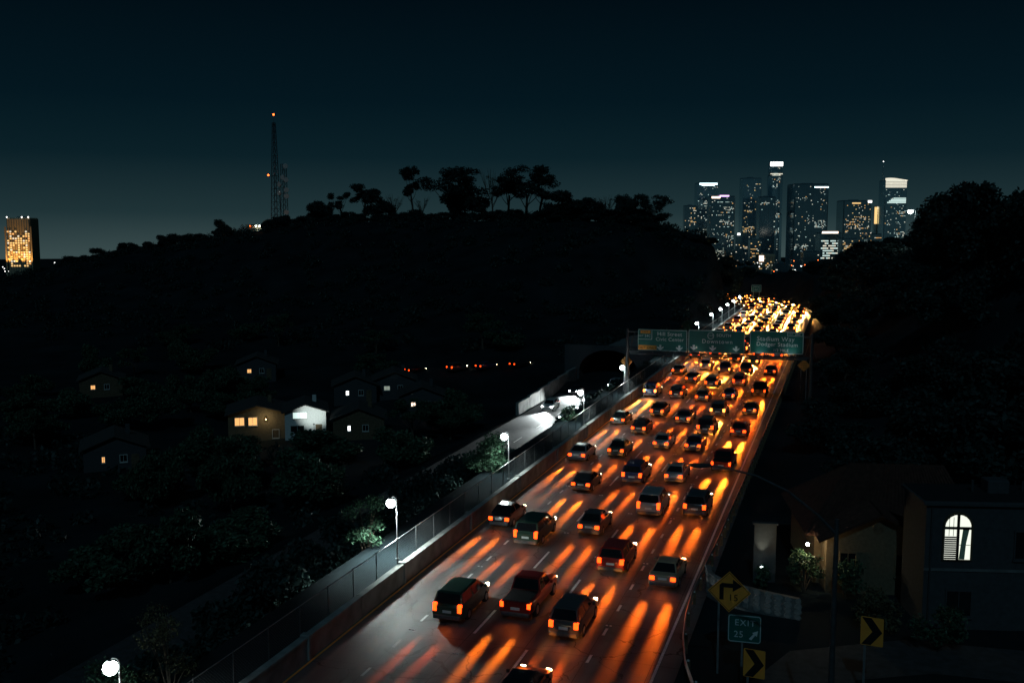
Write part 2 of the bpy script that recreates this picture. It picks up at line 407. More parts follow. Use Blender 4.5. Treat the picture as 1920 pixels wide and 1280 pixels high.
wm = MB()
p = .16; L_ = 150.0; k = -12
while k*p < L_:
    for sgn in (1, -1):
        y0 = k*p; y1 = y0 + 1.8
        a = (0, y0, .14) if sgn > 0 else (0, y0, 1.94); b = (0, y1, 1.94) if sgn > 0 else (0, y1, .14)
        if y0 >= 0 and y1 <= L_:
            w_ = .0045
            wm.add([(-w_, a[1], a[2]-w_), (w_, a[1], a[2]-w_), (0, a[1], a[2]+w_), (-w_, b[1], b[2]-w_), (w_, b[1], b[2]-w_), (0, b[1], b[2]+w_)], [(0,1,4,3),(1,2,5,4),(2,0,3,5)])
    k += 1
tag(wm.build('wire_mesh', M['fence_steel'], fence), kind='stuff')

def light(name, kind, loc, energy, col, parent=None, **kw):
    l = bpy.data.lights.new(name, kind); l.energy = energy; l.color = col
    for a, v in kw.items(): setattr(l, a, v)
    o = bpy.data.objects.new(name, l); COL.objects.link(o); o.location = loc
    if parent: o.parent = parent
    return o
LAMPS = [(-27.5, 31.6, 700), (-27.3, 57.7, 3200), (-27.1, 80.2, 1100), (-26.8, 105.6, 1100), (-26.7, 127.3, 1000), (-26.5, 166.1, 900), (-26.3, 195.6, 900),
         (-26.3, 218.6, 800), (-26.2, 235.0, 800), (-26.2, 250.0, 800), (-26.2, 264.5, 800), (-26.2, 281.0, 800)]
ORD = ['nearest', 'second', 'third', 'fourth', 'fifth', 'sixth', 'seventh', 'eighth', 'ninth', 'tenth', 'eleventh', 'farthest']
lm = {}
lm['pole'] = MB().tube([(0,0,0), (0,0,1.4), (0,0,3.55)], [.06,.05,.042], 8).mesh('pole', M['galv'], 40)
lm['base'] = MB().lathe([(.13,0), (.13,.04), (.075,.06), (.07,.3)], 10).mesh('base_plate', M['galv'])
arc = [(0,0,3.5), (0,0,3.86), (-.05,-.01,4.04), (-.18,-.04,4.14), (-.31,-.07,4.12), (-.38,-.09,4.04)]
lm['arm'] = MB().tube(arc, .026, 7).mesh('arm', M['steel_dark'], 40)
lm['shade'] = MB().lathe([(.03,.36), (.07,.34), (.09,.30), (.09,.26)], 12, (-.38,-.09,3.70)).mesh('lamp_cap', M['steel_dark'], 40)
lm['bulb'] = MB().lathe([(.03,-.30), (.16,-.255), (.265,-.15), (.305,0), (.265,.15), (.16,.25), (.085,.275)], 16, (-.38,-.09,3.70)).mesh('lamp_globe', M['lamp_white'], 60)
for i, (x, y, e) in enumerate(LAMPS):
    z = hz(x, y); z = max(z, .5)
    t = empty('walkway_lamp', (x + .38, y + .09, 4.5 - 3.64))
    lab = ('%s lit white walkway lamp on a short pole behind the left parapet wall' % ORD[i]) if i in (0, 11) else ('%s nearest lit white walkway lamp on a pole behind the left parapet wall' % ORD[i])
    tag(t, lab, 'street lamp', 'lit lamps along the left parapet wall')
    obj('pole', lm['pole'], t); obj('base_plate', lm['base'], t)
    a = obj('arm', lm['arm'], t); s_ = obj('lamp_cap', lm['shade'], t); obj('lamp_globe', lm['bulb'], s_)
    light('lamp_light', 'SPOT', (-.38, -.09, 3.36), e*1.5, (.86, 1.0, .97), t, shadow_soft_size=.28, spot_size=R(150), spot_blend=.4).rotation_euler = (0, R(-14), 0)

# ------------------------------------------------------------------ lettering
_txt = {}
def text_mesh(s, size, m, align='CENTER', spacing=1.0):
    key = (s, size, m.name, align)
    if key in _txt: return _txt[key]
    c = bpy.data.curves.new('lettering', 'FONT'); c.body = s; c.size = size; c.align_x = align; c.align_y = 'CENTER'; c.extrude = .004; c.space_character = spacing
    c.resolution_u = 3
    o = bpy.data.objects.new('lettering', c); COL.objects.link(o)
    dg = bpy.context.evaluated_depsgraph_get(); me_ = bpy.data.meshes.new_from_object(o.evaluated_get(dg))
    bpy.data.objects.remove(o); me_.materials.clear(); me_.materials.append(m); _txt[key] = me_
    return me_
def letter(s, size, x, z, m, parent, y=-.014, align='CENTER', sx=1.0, spacing=1.08):
    return obj('lettering', text_mesh(s, size, m, align, spacing), parent, (x, y, z), (R(90), 0, 0), (sx, 1, 1))
def rrect(w, h, r, n=5):
    pts = []
    for cx, cz, a0 in ((w/2-r, h/2-r, 0), (-w/2+r, h/2-r, 90), (-w/2+r, -h/2+r, 180), (w/2-r, -h/2+r, 270)):
        for k in range(n+1):
            a = R(a0 + 90*k/n); pts.append((cx + r*math.cos(a), cz + r*math.sin(a)))
    return pts
def frame_mb(outer, inner, y0, y1, mb=None):
    mb = mb or MB(); n = len(outer)
    vs = [(x, y, z) for y in (y0, y1) for P in (outer, inner) for x, z in P]
    fs = []
    for i in range(n):
        j = (i+1) % n
        fs += [(i, j, n+j, n+i), (2*n+i, 3*n+i, 3*n+j, 2*n+j), (i, 2*n+i, 2*n+j, j), (n+i, n+j, 3*n+j, 3*n+i)]
    return mb.add(vs, fs)
def sign_panel(parent, w, h, cx, cz, m, r=.22, border=.05, bm=None, name='sign_panel', y=0, inset=.05):
    o = MB().prism(rrect(w, h, r), 0, .05).build(name, m, parent, loc=(cx, y, cz))
    if border:
        frame_mb(rrect(w-2*inset, h-2*inset, max(.03, r-inset)), rrect(w-2*inset-2*border, h-2*inset-2*border, max(.02, r-inset-border)), -.008, .002).build('border', bm or M['sign_white'], o)
    return o
down_arrow = MB().prism([(-.14,.36),(.14,.36),(.11,.02),(.42,.16),(.42,-.02),(0,-.36),(-.42,-.02),(-.42,.16),(-.11,.02)], -.012, .0).mesh('down_arrow', M['sign_white'])

gan = empty('sign_gantry', (-15.0, 130.3, 0))
tag(gan, 'overhead gantry spanning the freeway with three green highway guide signs', 'sign gantry')
for x in (-11.75, 11.9):
    MB().tube([(x, .35, .4), (x, .35, 7.0), (x, .35, 9.4)], [.24, .2, .17], 12).build('support_post', M['steel_dark'], gan, 40)
bm_ = MB()
for z in (6.25, 8.9):
    bm_.box(-11.75, 11.9, .25, .4, z, z+.14); bm_.box(-11.75, 11.9, .85, 1.0, z, z+.14)
bm_.build('truss_chord', M['steel_dark'], gan)
for k in range(16):
    x = -11.5 + 1.5*k
    MB().tube([(x, .33, 6.3), (x+.75, .33, 8.95)], .04, 6).tube([(x+.75, .33, 8.95), (x+1.5, .33, 6.3)], .04, 6).build('truss_brace', M['steel_dark'], gan)
MB().box(-11.2, 11.4, -.75, .2, 6.12, 6.2).build('walkway', M['steel_dark'], gan)
for k, x in enumerate((-9.2, -4.8, -2.2, 2.2, 5.6, 9.4)):  # fixtures and spots added to brighten the sign panels
    fx = MB().bbox(x-.55, x+.55, -1.02, -.78, 6.16, 6.34, .04).build('added_luminaire', M['steel_dark'], gan)
    lo_ = light('sign_fill', 'SPOT', (x, -1.0, 6.4), [8, 8, 16, 16, 55, 55][k], (.80, 1.0, .96), gan, spot_size=R(120), spot_blend=1.0, shadow_soft_size=.3); lo_.rotation_euler = (R(150), 0, 0)
# left panel
p1 = sign_panel(gan, 6.55, 2.85, -7.0, 8.02, M['sign_green'], .12); p1['label'] = 'green sign for Hill Street with yellow EXIT ONLY strip'
MB().box(-1.42, -1.37, -.012, 0, 0.05, 1.36).build('divider', M['sign_white'], p1); MB().box(-3.2, -1.42, -.011, 0, .05, .1).build('divider', M['sign_white'], p1)
q = MB().prism(rrect(1.35, .42, .05), -.012, 0).build('yellow_tab', M['sign_yellow'], p1, loc=(-2.25, 0, 1.05)); letter('LEFT', .36, -2.25, 1.05, M['sign_black'], p1, -.018)
letter('EXIT', .30, -2.85, .52, M['sign_white'], p1); letter('24C', .46, -1.95, .52, M['sign_white'], p1)
MB().prism(rrect(2.45, .58, .05), -.012, 0).build('yellow_strip', M['sign_yellow'], p1, loc=(-1.98, 0, -1.02)); letter('EXIT ONLY', .46, -1.98, -1.02, M['sign_black'], p1, -.018)
letter('Hill Street', .72, .95, .82, M['sign_white'], p1); letter('Civic Center', .66, .98, .12, M['sign_white'], p1)
for x in (-.25, 2.25): obj('down_arrow', down_arrow, p1, (x, 0, -.98))
# middle panel
p2 = sign_panel(gan, 7.25, 2.95, .03, 8.07, M['sign_green'], .22); p2['label'] = 'green sign reading Downtown with three white arrows'
sh = [(.42*math.cos(R(a)), .40*math.sin(R(a)) - (.08 if a > 180 else 0)) for a in range(0, 360, 20)]
frame_mb(sh, [(x*.86, z*.86) for x, z in sh], -.012, 0).build('route_shield', M['sign_white'], p2, loc=(-.72, 0, .78)); letter('110', .42, -.72, .76, M['sign_white'], p2)
letter('SOUTH', .54, .95, .82, M['sign_white'], p2); letter('Downtown', .74, .12, .0, M['sign_white'], p2, spacing=1.2)
for x in (-2.9, -.45, 2.55): obj('down_arrow', down_arrow, p2, (x, 0, -.88))
# right panel
p3 = sign_panel(gan, 6.65, 2.9, 7.6, 8.22, M['sign_green'], .24); p3['label'] = 'green sign reading Stadium Way and Dodger Stadium'
frame_mb([(-.95,-.24),(.95,-.24),(.95,.24),(-.95,.24)], [(-.91,-.2),(.91,-.2),(.91,.2),(-.91,.2)], -.012, 0).build('exit_tab', M['sign_white'], p3, loc=(2.25, 0, 1.1))
letter('EXIT', .26, 1.72, 1.1, M['sign_white'], p3); letter('24C', .4, 2.6, 1.1, M['sign_white'], p3)
letter('Stadium Way', .80, -2.45, .42, M['sign_white'], p3, align='LEFT'); letter('Dodger Stadium', .72, -2.5, -.26, M['sign_white'], p3, align='LEFT')
letter('1/2 MILE', .50, .55, -1.0, M['sign_white'], p3)

# far green sign by the bend
g = empty('roadside_guide_sign', (-24.6, 318, 0)); tag(g, 'small distant green guide sign on posts at the bend', 'road sign')
g.location.z = hz(-24.6, 318)
for x in (-.9, .9): MB().tube([(x, .06, -.2), (x, .06, 6.2)], .07, 7).build('post', M['galv'], g)
gp = sign_panel(g, 3.0, 2.2, 0, 5.4, M['sign_green'], .15); letter('Hill St', .55, 0, .45, M['sign_white'], gp); letter('EXIT', .45, 0, -.4, M['sign_white'], gp)

def diamond(side_diag, y0=0, y1=.03): a = side_diag/2; return MB().prism([(a,0),(0,a),(-a,0),(0,-a)], y0, y1)
def diamond_frame(d, w, y0, y1):
    a = d/2; b = a - w; return frame_mb([(a,0),(0,a),(-a,0),(0,-a)], [(b,0),(0,b),(-b,0),(0,-b)], y0, y1)
def work_sign(loc, top, lines, label, rz=0):
    t = empty('road_work_sign', loc, rz); tag(t, label, 'road sign', 'orange diamond road work signs')
    h = top - loc[2]
    for x in (-.35, .35): MB().box(x-.03, x+.03, .04, .1, 0, h-.35).build('post', M['galv'], t)
    d = diamond(1.72).build('sign_panel', M['sign_orange'], t, loc=(0, 0, h - .86))
    diamond_frame(1.6, .035, -.006, .0).build('border', M['sign_black'], d)
    for k, s_ in enumerate(lines): letter(s_, .26, 0, .3 - .3*k, M['sign_black'], d, -.01)
work_sign((-27.0, 131.4, .7), 5.75, ['ROAD', 'WORK', 'AHEAD'], 'orange diamond road work sign on posts beside the lamp, left of the freeway')
work_sign((-4.2, 138.0, hz(-4.2, 138)), 5.3, ['ROAD', 'WORK', 'AHEAD'], 'orange diamond road work sign on posts right of the freeway', R(6))

# ------------------------------------------------------------------ exit signs on the right
def post_sign(name, loc, label, posts, ph, rz):
    t = empty(name, loc, rz); tag(t, label, 'road sign')
    for x in posts: MB().box(x-.05, x+.05, .05, .14, -.3, ph).build('post', M['galv'], t)
    return t
t = post_sign('turn_warning_sign', (-4.75, 49.3, 0.1), 'yellow diamond warning sign with bent right arrow and number 15', (-.5,), 4.4, R(4))
d = diamond(2.12).build('sign_panel', M['sign_yellow'], t, loc=(0, 0, 4.05)); diamond_frame(2.0, .035, -.006, 0).build('border', M['sign_black'], d)
MB().prism([(-.48,-.42),(-.27,-.42),(-.27,.22),(.17,.22),(.17,.02),(.62,.33),(.17,.66),(.17,.44),(-.36,.44),(-.48,.34)], -.008, 0).build('turn_arrow', M['sign_black'], d)
letter('15', .48, .2, -.3, M['sign_black'], d, -.01)
t = post_sign('exit_gore_sign', (-3.9, 48.6, 0.1), 'green EXIT 25 sign with white border under the yellow diamond sign', (-.1,), 2.9, R(4))
pn = sign_panel(t, 1.62, 1.42, 0, 2.5, M['sign_green'], .16, .035, inset=.03)
letter('EXIT', .44, .02, .3, M['sign_white'], pn, spacing=1.15); letter('25', .46, -.28, -.3, M['sign_white'], pn)
MB().prism([(-.2,-.2),(-.08,-.26),(.1,.0),(.18,-.06),(.24,.24),(-.04,.12),(.02,.06)], -.012, 0).build('exit_arrow', M['sign_white'], pn, loc=(.42, 0, -.28))
def chevron(loc, zc, label, rz):
    t = post_sign('chevron_sign', (loc[0], loc[1], loc[2]), label, (-.3,), zc + .3, rz); t['group'] = 'chevron signs on the exit ramp'
    pn = MB().prism(rrect(1.02, 1.38, .06), 0, .03).build('sign_panel', M['sign_yellow'], t, loc=(0, 0, zc))
    MB().prism([(-.46,.66),(-.04,.66),(.46,.0),(-.04,-.66),(-.46,-.66),(.02,.0)], -.008, 0).build('chevron', M['sign_black'], pn)
chevron((-3.25, 46.6, .1), 1.65, 'bright yellow chevron sign standing in front of the green exit sign', R(-6))
chevron((2.0, 48.4, .1), 3.2, 'dull yellow chevron sign far right beside the dark hillside', R(-6))

# guardrail along the right edge, flaring into the ramp
gr_pts = [(-6.9, 190), (-6.95, 150), (-7.1, 122), (-7.3, 90), (-7.5, 70), (-7.65, 63), (-7.75, 58), (-7.6, 54.5), (-7.3, 51.5), (-6.7, 48.2), (-6.0, 45.9), (-5.6, 43.5), (-5.4, 38), (-5.3, 26)]
grl = empty('guardrail', (-7.5, 60, 0)); tag(grl, 'steel W-beam guardrail curving between the freeway edge and the exit ramp', 'guardrail')
def offs(P, dx):
    out = []
    for i in range(len(P)):
        a = Vector(P[min(i+1, len(P)-1)]) - Vector(P[max(i-1, 0)]); n = Vector((a.y, -a.x)).normalized()
        out.append((P[i][0]+n.x*dx, P[i][1]+n.y*dx))
    return out
def dense(P, step):
    out = []
    for a, b in zip(P[:-1], P[1:]):
        n = max(1, int(math.dist(a, b)/step))
        out += [(a[0]+(b[0]-a[0])*k/n, a[1]+(b[1]-a[1])*k/n) for k in range(n)]
    return out + [P[-1]]
D = dense(gr_pts, 1.9)
prof = [(0,.42), (.0,.46), (.06,.51), (.06,.55), (0,.60), (0,.63), (.06,.68), (.06,.72), (0,.77), (0,.80), (-.012,.80), (-.012,.42)]
rs = []
OFF = {dx: offs(D, dx) for dx in set(p_[0] for p_ in prof)}
for i in range(len(D)): rs.append([(OFF[dx][i][0]+7.5, OFF[dx][i][1]-60, z) for dx, z in prof])
MB().rings(rs).build('rail', M['galv'], grl, 50)
pm = MB().box(-.09, .09, -.07, .07, -.4, .78).mesh('post', M['wood']); rm = MB().box(-.05, .05, -.02, .02, 0, .09).mesh('reflector', M['reflector'])
PO = offs(D, -.14)
for i in range(0, len(D)):
    o = obj('post', pm, grl, (PO[i][0]+7.5, PO[i][1]-60, 0))
    if D[i][1] < 75: obj('reflector', rm, o, (0.0, -.09, .76))
# pale low wall behind the signs
lw = empty('stone_garden_wall', (-4.5, 59, 0)); tag(lw, 'low pale stone garden wall behind the yellow diamond sign', 'wall')
W_ = [(-7.3, 61.9), (-7.0, 60.4), (-6.2, 59.5), (-4.6, 58.6), (-3.3, 58.1), (-1.6, 57.6)]
WD = dense(W_, .55); A = offs(WD, .16); B = offs(WD, -.16)
MB().rings([[(A[i][0]+4.5, A[i][1]-59, -.3), (B[i][0]+4.5, B[i][1]-59, -.3), (B[i][0]+4.5, B[i][1]-59, 1.2), (A[i][0]+4.5, A[i][1]-59, 1.2)] for i in range(len(WD))]).build('wall_core', M['conc_dark'], lw)
rnd = random.Random(5)
for i in range(len(WD)):
    for k in range(4):
        r_ = rnd.uniform(.17, .23); x = A[i][0]+4.5; y = A[i][1]-59
        st = MB(); n = 7; ring0 = []; ring1 = []
        for q_ in range(n):
            a = 2*PI*q_/n; rr = r_*rnd.uniform(.85, 1.12)
            ring0.append((rr*math.cos(a)*1.2, .0, rr*math.sin(a))); ring1.append((rr*math.cos(a)*.95, -.05, rr*math.sin(a)*.8))
        ang = math.atan2(WD[min(i+1, len(WD)-1)][1]-WD[max(i-1, 0)][1], WD[min(i+1, len(WD)-1)][0]-WD[max(i-1, 0)][0])
        o = st.rings([ring0, ring1]).build('stone', M['concrete'], lw, loc=(x, y, .12 + .32*k)); o.rotation_euler = (0, 0, ang)

# unlit cobra-head street light on the right
cl = empty('cobra_street_light', (.2, 39.0, 0)); tag(cl, 'tall unlit cobra head street light with long curved arm reaching over the freeway', 'street light')
MB().tube([(0,0,-.2), (0,0,5), (0,0,11.2)], [.15,.12,.085], 10).build('pole', M['steel_dark'], cl, 40)
MB().lathe([(.26,0),(.26,.05),(.2,.3),(.15,.4)], 10).build('base_cover', M['steel_dark'], cl)
MB().tube([(0,0,10.6), (-.7,-.2,11.35), (-1.8,-.48,12.25), (-3.0,-.8,12.85), (-4.2,-1.12,13.15), (-4.7,-1.25,13.22)], [.06,.055,.05,.045,.04,.04], 8).build('arm', M['steel_dark'], cl, 40)
hd = MB(); rs = []
for k, (dx, w, h_) in enumerate([(0,.05,.05), (.12,.11,.07), (.4,.17,.1), (.62,.15,.09), (.78,.06,.04)]):
    rs.append([(-4.65 - dx*.965 + w*math.sin(a)*-.26, -1.24 - dx*.26 + w*math.sin(a)*.965, 13.22 + h_*math.cos(a)) for a in [2*PI*j/10 for j in range(10)]])
hdo = hd.rings(rs).build('lamp_head', M['steel_dark'], cl, 40)

# ------------------------------------------------------------------ vehicles
PAINTS = {}
for nm, c in {'white': (.62,.62,.61), 'silver': (.36,.37,.38), 'dark grey': (.07,.075,.08), 'black': (.012,.012,.014), 'dark blue': (.015,.03,.10),
              'red': (.30,.02,.015), 'beige': (.36,.30,.21), 'dark green': (.02,.06,.04)}.items():
    m, n, b = principled(nm.replace(' ', '_') + '_car_paint')
    nz = n.nodes.new('ShaderNodeTexNoise'); nz.inputs['Scale'].default_value = 1.7
    r = n.nodes.new('ShaderNodeValToRGB'); r.color_ramp.elements[0].color = (*[k*.85 for k in c], 1); r.color_ramp.elements[1].color = (*c, 1)
    n.links.new(nz.outputs[0], r.inputs[0]); n.links.new(r.outputs[0], b.inputs['Base Color'])
    b.inputs['Roughness'].default_value = .3; b.inputs['Coat Weight'].default_value = .6; b.inputs['Coat Roughness'].default_value = .06; b.inputs['Metallic'].default_value = .15
    PAINTS[nm] = m

def ring_sec(w, zb, zt, y):
    h = zt - zb
    half = [(w*.80, zb), (w*.97, zb+.10*h), (w, zb+.35*h), (w*.985, zb+.68*h), (w*.94, zb+.90*h), (w*.84, zt)]
    return [(x, y, z) for x, z in half] + [(-x, y, z) for x, z in reversed(half)]

KINDS = {
 'sedan':  dict(L=4.6, W=.91, st=[(-2.3,.30,.80,.80),(-2.22,.22,.94,.87),(-1.9,.20,1.00,.90),(-1.2,.19,1.00,.91),(0,.18,.97,.91),(1.0,.19,.95,.91),(1.7,.20,.88,.89),(2.15,.22,.76,.84),(2.3,.30,.62,.74)],
                base=(-1.75,1.05,.80,.96), roof=(-.95,.30,.60,1.44), wb=(-1.35,1.40), wr=.33, tail=(.62,.86,.80,.24)),
 'suv':    dict(L=4.7, W=.95, st=[(-2.35,.36,.98,.84),(-2.28,.28,1.08,.91),(-1.9,.25,1.10,.94),(-1.0,.24,1.10,.95),(0,.24,1.09,.95),(1.0,.25,1.07,.95),(1.75,.26,1.00,.93),(2.2,.28,.88,.88),(2.35,.36,.72,.78)],
                base=(-2.2,1.05,.86,1.08), roof=(-1.95,.40,.70,1.74), wb=(-1.38,1.42), wr=.37, tail=(.74,1.08,.86,.20)),
 'pickup': dict(L=5.5, W=.98, st=[(-2.75,.48,1.08,.93),(-2.7,.42,1.12,.96),(-1.6,.40,1.12,.97),(-.8,.38,1.12,.97),(.1,.38,1.12,.98),(1.2,.38,1.12,.98),(2.1,.38,1.08,.96),(2.6,.40,1.0,.92),(2.75,.46,.84,.86)],
                base=(-.75,1.25,.90,1.10), roof=(-.55,.65,.74,1.82), wb=(-1.65,1.75), wr=.40, tail=(.78,1.08,.90,.16)),
 'minivan':dict(L=5.0, W=.98, st=[(-2.5,.34,1.0,.88),(-2.42,.26,1.10,.94),(-2.0,.24,1.12,.97),(-1.0,.23,1.12,.98),(0,.23,1.11,.98),(1.2,.24,1.08,.97),(1.9,.26,.98,.94),(2.35,.28,.84,.88),(2.5,.36,.68,.78)],
                base=(-2.35,1.55,.90,1.10), roof=(-2.1,.55,.76,1.78), wb=(-1.45,1.55), wr=.35, tail=(.72,1.18,.88,.18)),
}
def quad_panel(P, inset, off):
    P = [Vector(p) for p in P]; c = sum(P, Vector())/4; n = (P[1]-P[0]).cross(P[3]-P[0]).normalized()
    Q = [p + (c-p)*inset for p in P]
    if n.dot(c - Vector((0, 0, .6))) < 0: n = -n
    return MB().add([q + n*off for q in Q] + [q - n*.02 for q in Q], [(0,1,2,3),(7,6,5,4),(0,4,5,1),(1,5,6,2),(2,6,7,3),(3,7,4,0)])

def make_vehicle(kind, far=False, towards=False):
    k = KINDS[kind]; t = empty(kind)
    b = MB(); b.rings([ring_sec(w, zb, zt, y) for y, zb, zt, w in k['st']])
    body = b.build('body', PAINTS['silver'], t, 35)
    yb0, yb1, wb_, zb = k['base']; yr0, yr1, wr_, zr = k['roof']
    base = [(-wb_, yb0, zb), (wb_, yb0, zb), (wb_, yb1, zb), (-wb_, yb1, zb)]; roof = [(-wr_, yr0, zr-.06), (wr_, yr0, zr-.06), (wr_, yr1, zr-.06), (-wr_, yr1, zr-.06)]
    top = [(x*.86, y + (.10 if i < 2 else -.12), zr) for i, (x, y, z) in enumerate(roof)]
    MB().rings([[(x, y, z-.15) for x, y, z in base], base, roof, top]).build('cabin', PAINTS['silver'], t, 25)
    quad_panel([base[0], base[1], roof[1], roof[0]], .13, .012).build('rear_window', M['glass_car'], t)
    quad_panel([base[2], base[3], roof[3], roof[2]], .10, .012).build('windscreen', M['glass_car'], t)
    for sx in (1, -1):
        A_ = [(sx*wb_, yb0, zb), (sx*wb_, yb1, zb), (sx*wr_, yr1, zr-.06), (sx*wr_, yr0, zr-.06)]
        mid_b = (sx*wb_, (yb0+yb1)/2 - .1, zb); mid_t = (sx*wr_, (yr0+yr1)/2 - .1, zr-.06)
        if far:
            quad_panel(A_, .12, .012).build('side_window', M['glass_car'], t)
        else:
            quad_panel([A_[0], mid_b, mid_t, A_[3]], .14, .012).build('side_window', M['glass_car'], t)
            quad_panel([mid_b, A_[1], A_[2], mid_t], .14, .012).build('side_window', M['glass_car'], t)
    W = k['W']; wr = k['wr']; L = k['L']
    for y in k['wb']:
        for sx in (1, -1):
            c = (sx*(W - .10), y, wr)
            w = MB().lathe([(wr*.62, -.11), (wr*.94, -.11), (wr, -.07), (wr, .07), (wr*.94, .11), (wr*.62, .11)], 18, c, 'x').build('wheel', M['rubber'], t, 30)
            if not far: MB().lathe([(wr*.60, -.118), (wr*.60, .118)], 12, c, 'x').build('rim', M['galv'], w)
    z0, z1, wt, ww = k['tail']; yr = -L/2
    for sx in (1, -1):
        x0, x1 = sorted((sx*wt, sx*(wt-ww*1.35)))
        MB().bbox(x0, x1, yr-.025, yr+.30, z0, z1, .03).build('tail_light', M['tail'], t)
        MB().bbox(x0+.02, x1-.02, -yr-.30, -yr-.02, .62 if kind == 'sedan' else .74, .74 if kind == 'sedan' else .9, .03).build('headlight', M['head_white'] if towards else M['head_warm'], t)
    if not far:
        MB().bbox(-W*.86, W*.86, yr-.09, yr+.2, .30, .52, .05).build('rear_bumper', M['steel_dark'], t)
        MB().bbox(-W*.84, W*.84, -yr-.2, -yr+.07, .28, .50, .05).build('front_bumper', M['steel_dark'], t)
        MB().box(-.26, .26, yr-.045, yr-.0, .66, .80).build('licence_plate', M['sign_white'], t)
        for sx in (1, -1): MB().bbox(sx*(W+.05)-.09, sx*(W+.05)+.09, yb1-.35, yb1-.2, zb-.02, zb+.14, .03).build('mirror', M['black'], t)
        if kind == 'pickup': MB().box(-W*.78, W*.78, yr+.1, yb0-.1, 1.121, 1.135).build('bed_liner', M['black'], t)
    return t
def spot_data(name, e, col, size, blend=1.0, soft=.30):
    l = bpy.data.lights.new(name, 'SPOT'); l.energy = e; l.color = col; l.spot_size = R(size); l.spot_blend = blend; l.shadow_soft_size = soft; return l
TAIL_STREAKS = [spot_data('tail_streak', 8000, (1.0, .095, .005), 22), spot_data('tail_streak', 12000, (1.0, .135, .008), 22), spot_data('tail_streak', 24000, (1.0, .18, .012), 22)]  # narrow spots shaped to lay orange streaks along the lanes
BEND = spot_data('boost_streak', 170000, (1.0, .46, .12), 24)  # extra strong spots added to brighten the bend
BOOSTS = [spot_data('boost_streak', 60000, (1.0, .25, .025), 22), spot_data('boost_streak', 110000, (1.0, .36, .06), 22)]  # stronger streak spots added to brighten the far lanes
HEAD_STREAKS = [spot_data('head_beam', 5000, (1.0, .24, .03), 22), spot_data('head_beam', 9000, (1.0, .30, .045), 22)]  # orange spots shaped to continue the lane streaks ahead of each car
HEADW_L = bpy.data.lights.new('white_head_beam', 'SPOT'); HEADW_L.energy = 20000; HEADW_L.color = (.9, 1.0, 1.0); HEADW_L.spot_size = R(70); HEADW_L.spot_blend = .9; HEADW_L.shadow_soft_size = .2

POOL_L = spot_data('tail_glow', 70, (1.0, .14, .010), 125); POOLB_L = spot_data('boost_glow', 380, (1.0, .26, .03), 125)  # second glow is a boost added for the far traffic
PROTO = {}
for kd in KINDS:
    for far in (False, True):
        t = make_vehicle(kd, far); PROTO[kd, far] = (t, tree_of(t))
for t, _ in PROTO.values(): pass
USED = set()
def place_vehicle(kind, far, loc, rz, paint, label, cat, group, beams='warm', boost=False, bend=False):
    t, tr = PROTO[kind, far]
    o = copy_tree(t, tr); o.location = loc; o.rotation_euler = (0, 0, rz)
    o.scale = (rc.uniform(.96, 1.05), rc.uniform(.93, 1.07), rc.uniform(.94, 1.06)); tag(o, label, cat, group)
    L = KINDS[kind]['L']
    for c in o.children:
        nm = c.name.split('.')[0]
        if nm in ('body', 'cabin', 'mirror'):
            c.material_slots[0].link = 'OBJECT'; c.material_slots[0].material = PAINTS[paint]
        if nm == 'tail_light' and boost:
            c.material_slots[0].link = 'OBJECT'; c.material_slots[0].material = M['boost']
        if nm == 'headlight' and beams == 'white':
            c.material_slots[0].link = 'OBJECT'; c.material_slots[0].material = M['head_white']
    if beams in ('warm', 'tail'):
        g_ = bpy.data.objects.new('tail_glow', POOLB_L if boost else POOL_L); COL.objects.link(g_); g_.parent = o; g_.location = (0, -L/2 - .14, .85); g_.rotation_euler = (R(-58), 0, 0); g_.scale = (.6, 1, 1)
        dt = BEND if bend else rc.choice(BOOSTS) if boost else rc.choices(TAIL_STREAKS, [3, 4, 2])[0]
        for sx in (-1, 1):
            a = bpy.data.objects.new('tail_streak', dt); COL.objects.link(a); a.parent = o; a.location = (sx*KINDS[kind]['W']*.76, -L/2 - .12, .84); a.rotation_euler = (R(-81.5), 0, R(rc.uniform(-1.5, 1.5))); a.scale = (.24, 1, 1)
    if beams == 'warm':
        dh = rc.choice(HEAD_STREAKS)
        for sx in (-1, 1):
            h = bpy.data.objects.new('head_beam', dh); COL.objects.link(h); h.parent = o; h.location = (sx*KINDS[kind]['W']*.74, L/2 + .12, .72); h.rotation_euler = (R(80.5), 0, R(rc.uniform(-1, 1))); h.scale = (.24, 1, 1)
    if beams == 'white':
        h = bpy.data.objects.new('head_beam', HEADW_L); COL.objects.link(h); h.parent = o; h.location = (0, L/2 + .12, .72); h.rotation_euler = (R(80), 0, 0)
    return o
rc = random.Random(21)
TENS = ['', 'first', 'second', 'third', 'fourth', 'fifth', 'sixth', 'seventh', 'eighth', 'ninth', 'tenth', 'eleventh', 'twelfth', 'thirteenth', 'fourteenth', 'fifteenth', 'sixteenth', 'seventeenth', 'eighteenth', 'nineteenth', 'twentieth',
        'twenty-first', 'twenty-second', 'twenty-third', 'twenty-fourth', 'twenty-fifth', 'twenty-sixth', 'twenty-seventh', 'twenty-eighth', 'twenty-ninth', 'thirtieth', 'thirty-first', 'thirty-second', 'thirty-third', 'thirty-fourth', 'thirty-fifth', 'thirty-sixth', 'thirty-seventh', 'thirty-eighth', 'thirty-ninth', 'fortieth', 'forty-first', 'forty-second', 'forty-third', 'forty-fourth', 'forty-fifth']
LANES = [(-7.05, 'lane beside the left wall', 71, 19), (-3.65, 'second lane from the left wall', 53, 13.0), (-.15, 'middle lane', 55, 13.0), (3.25, 'fourth lane from the left wall', 43, 11.0), (6.7, 'rightmost lane', 62, 17)]
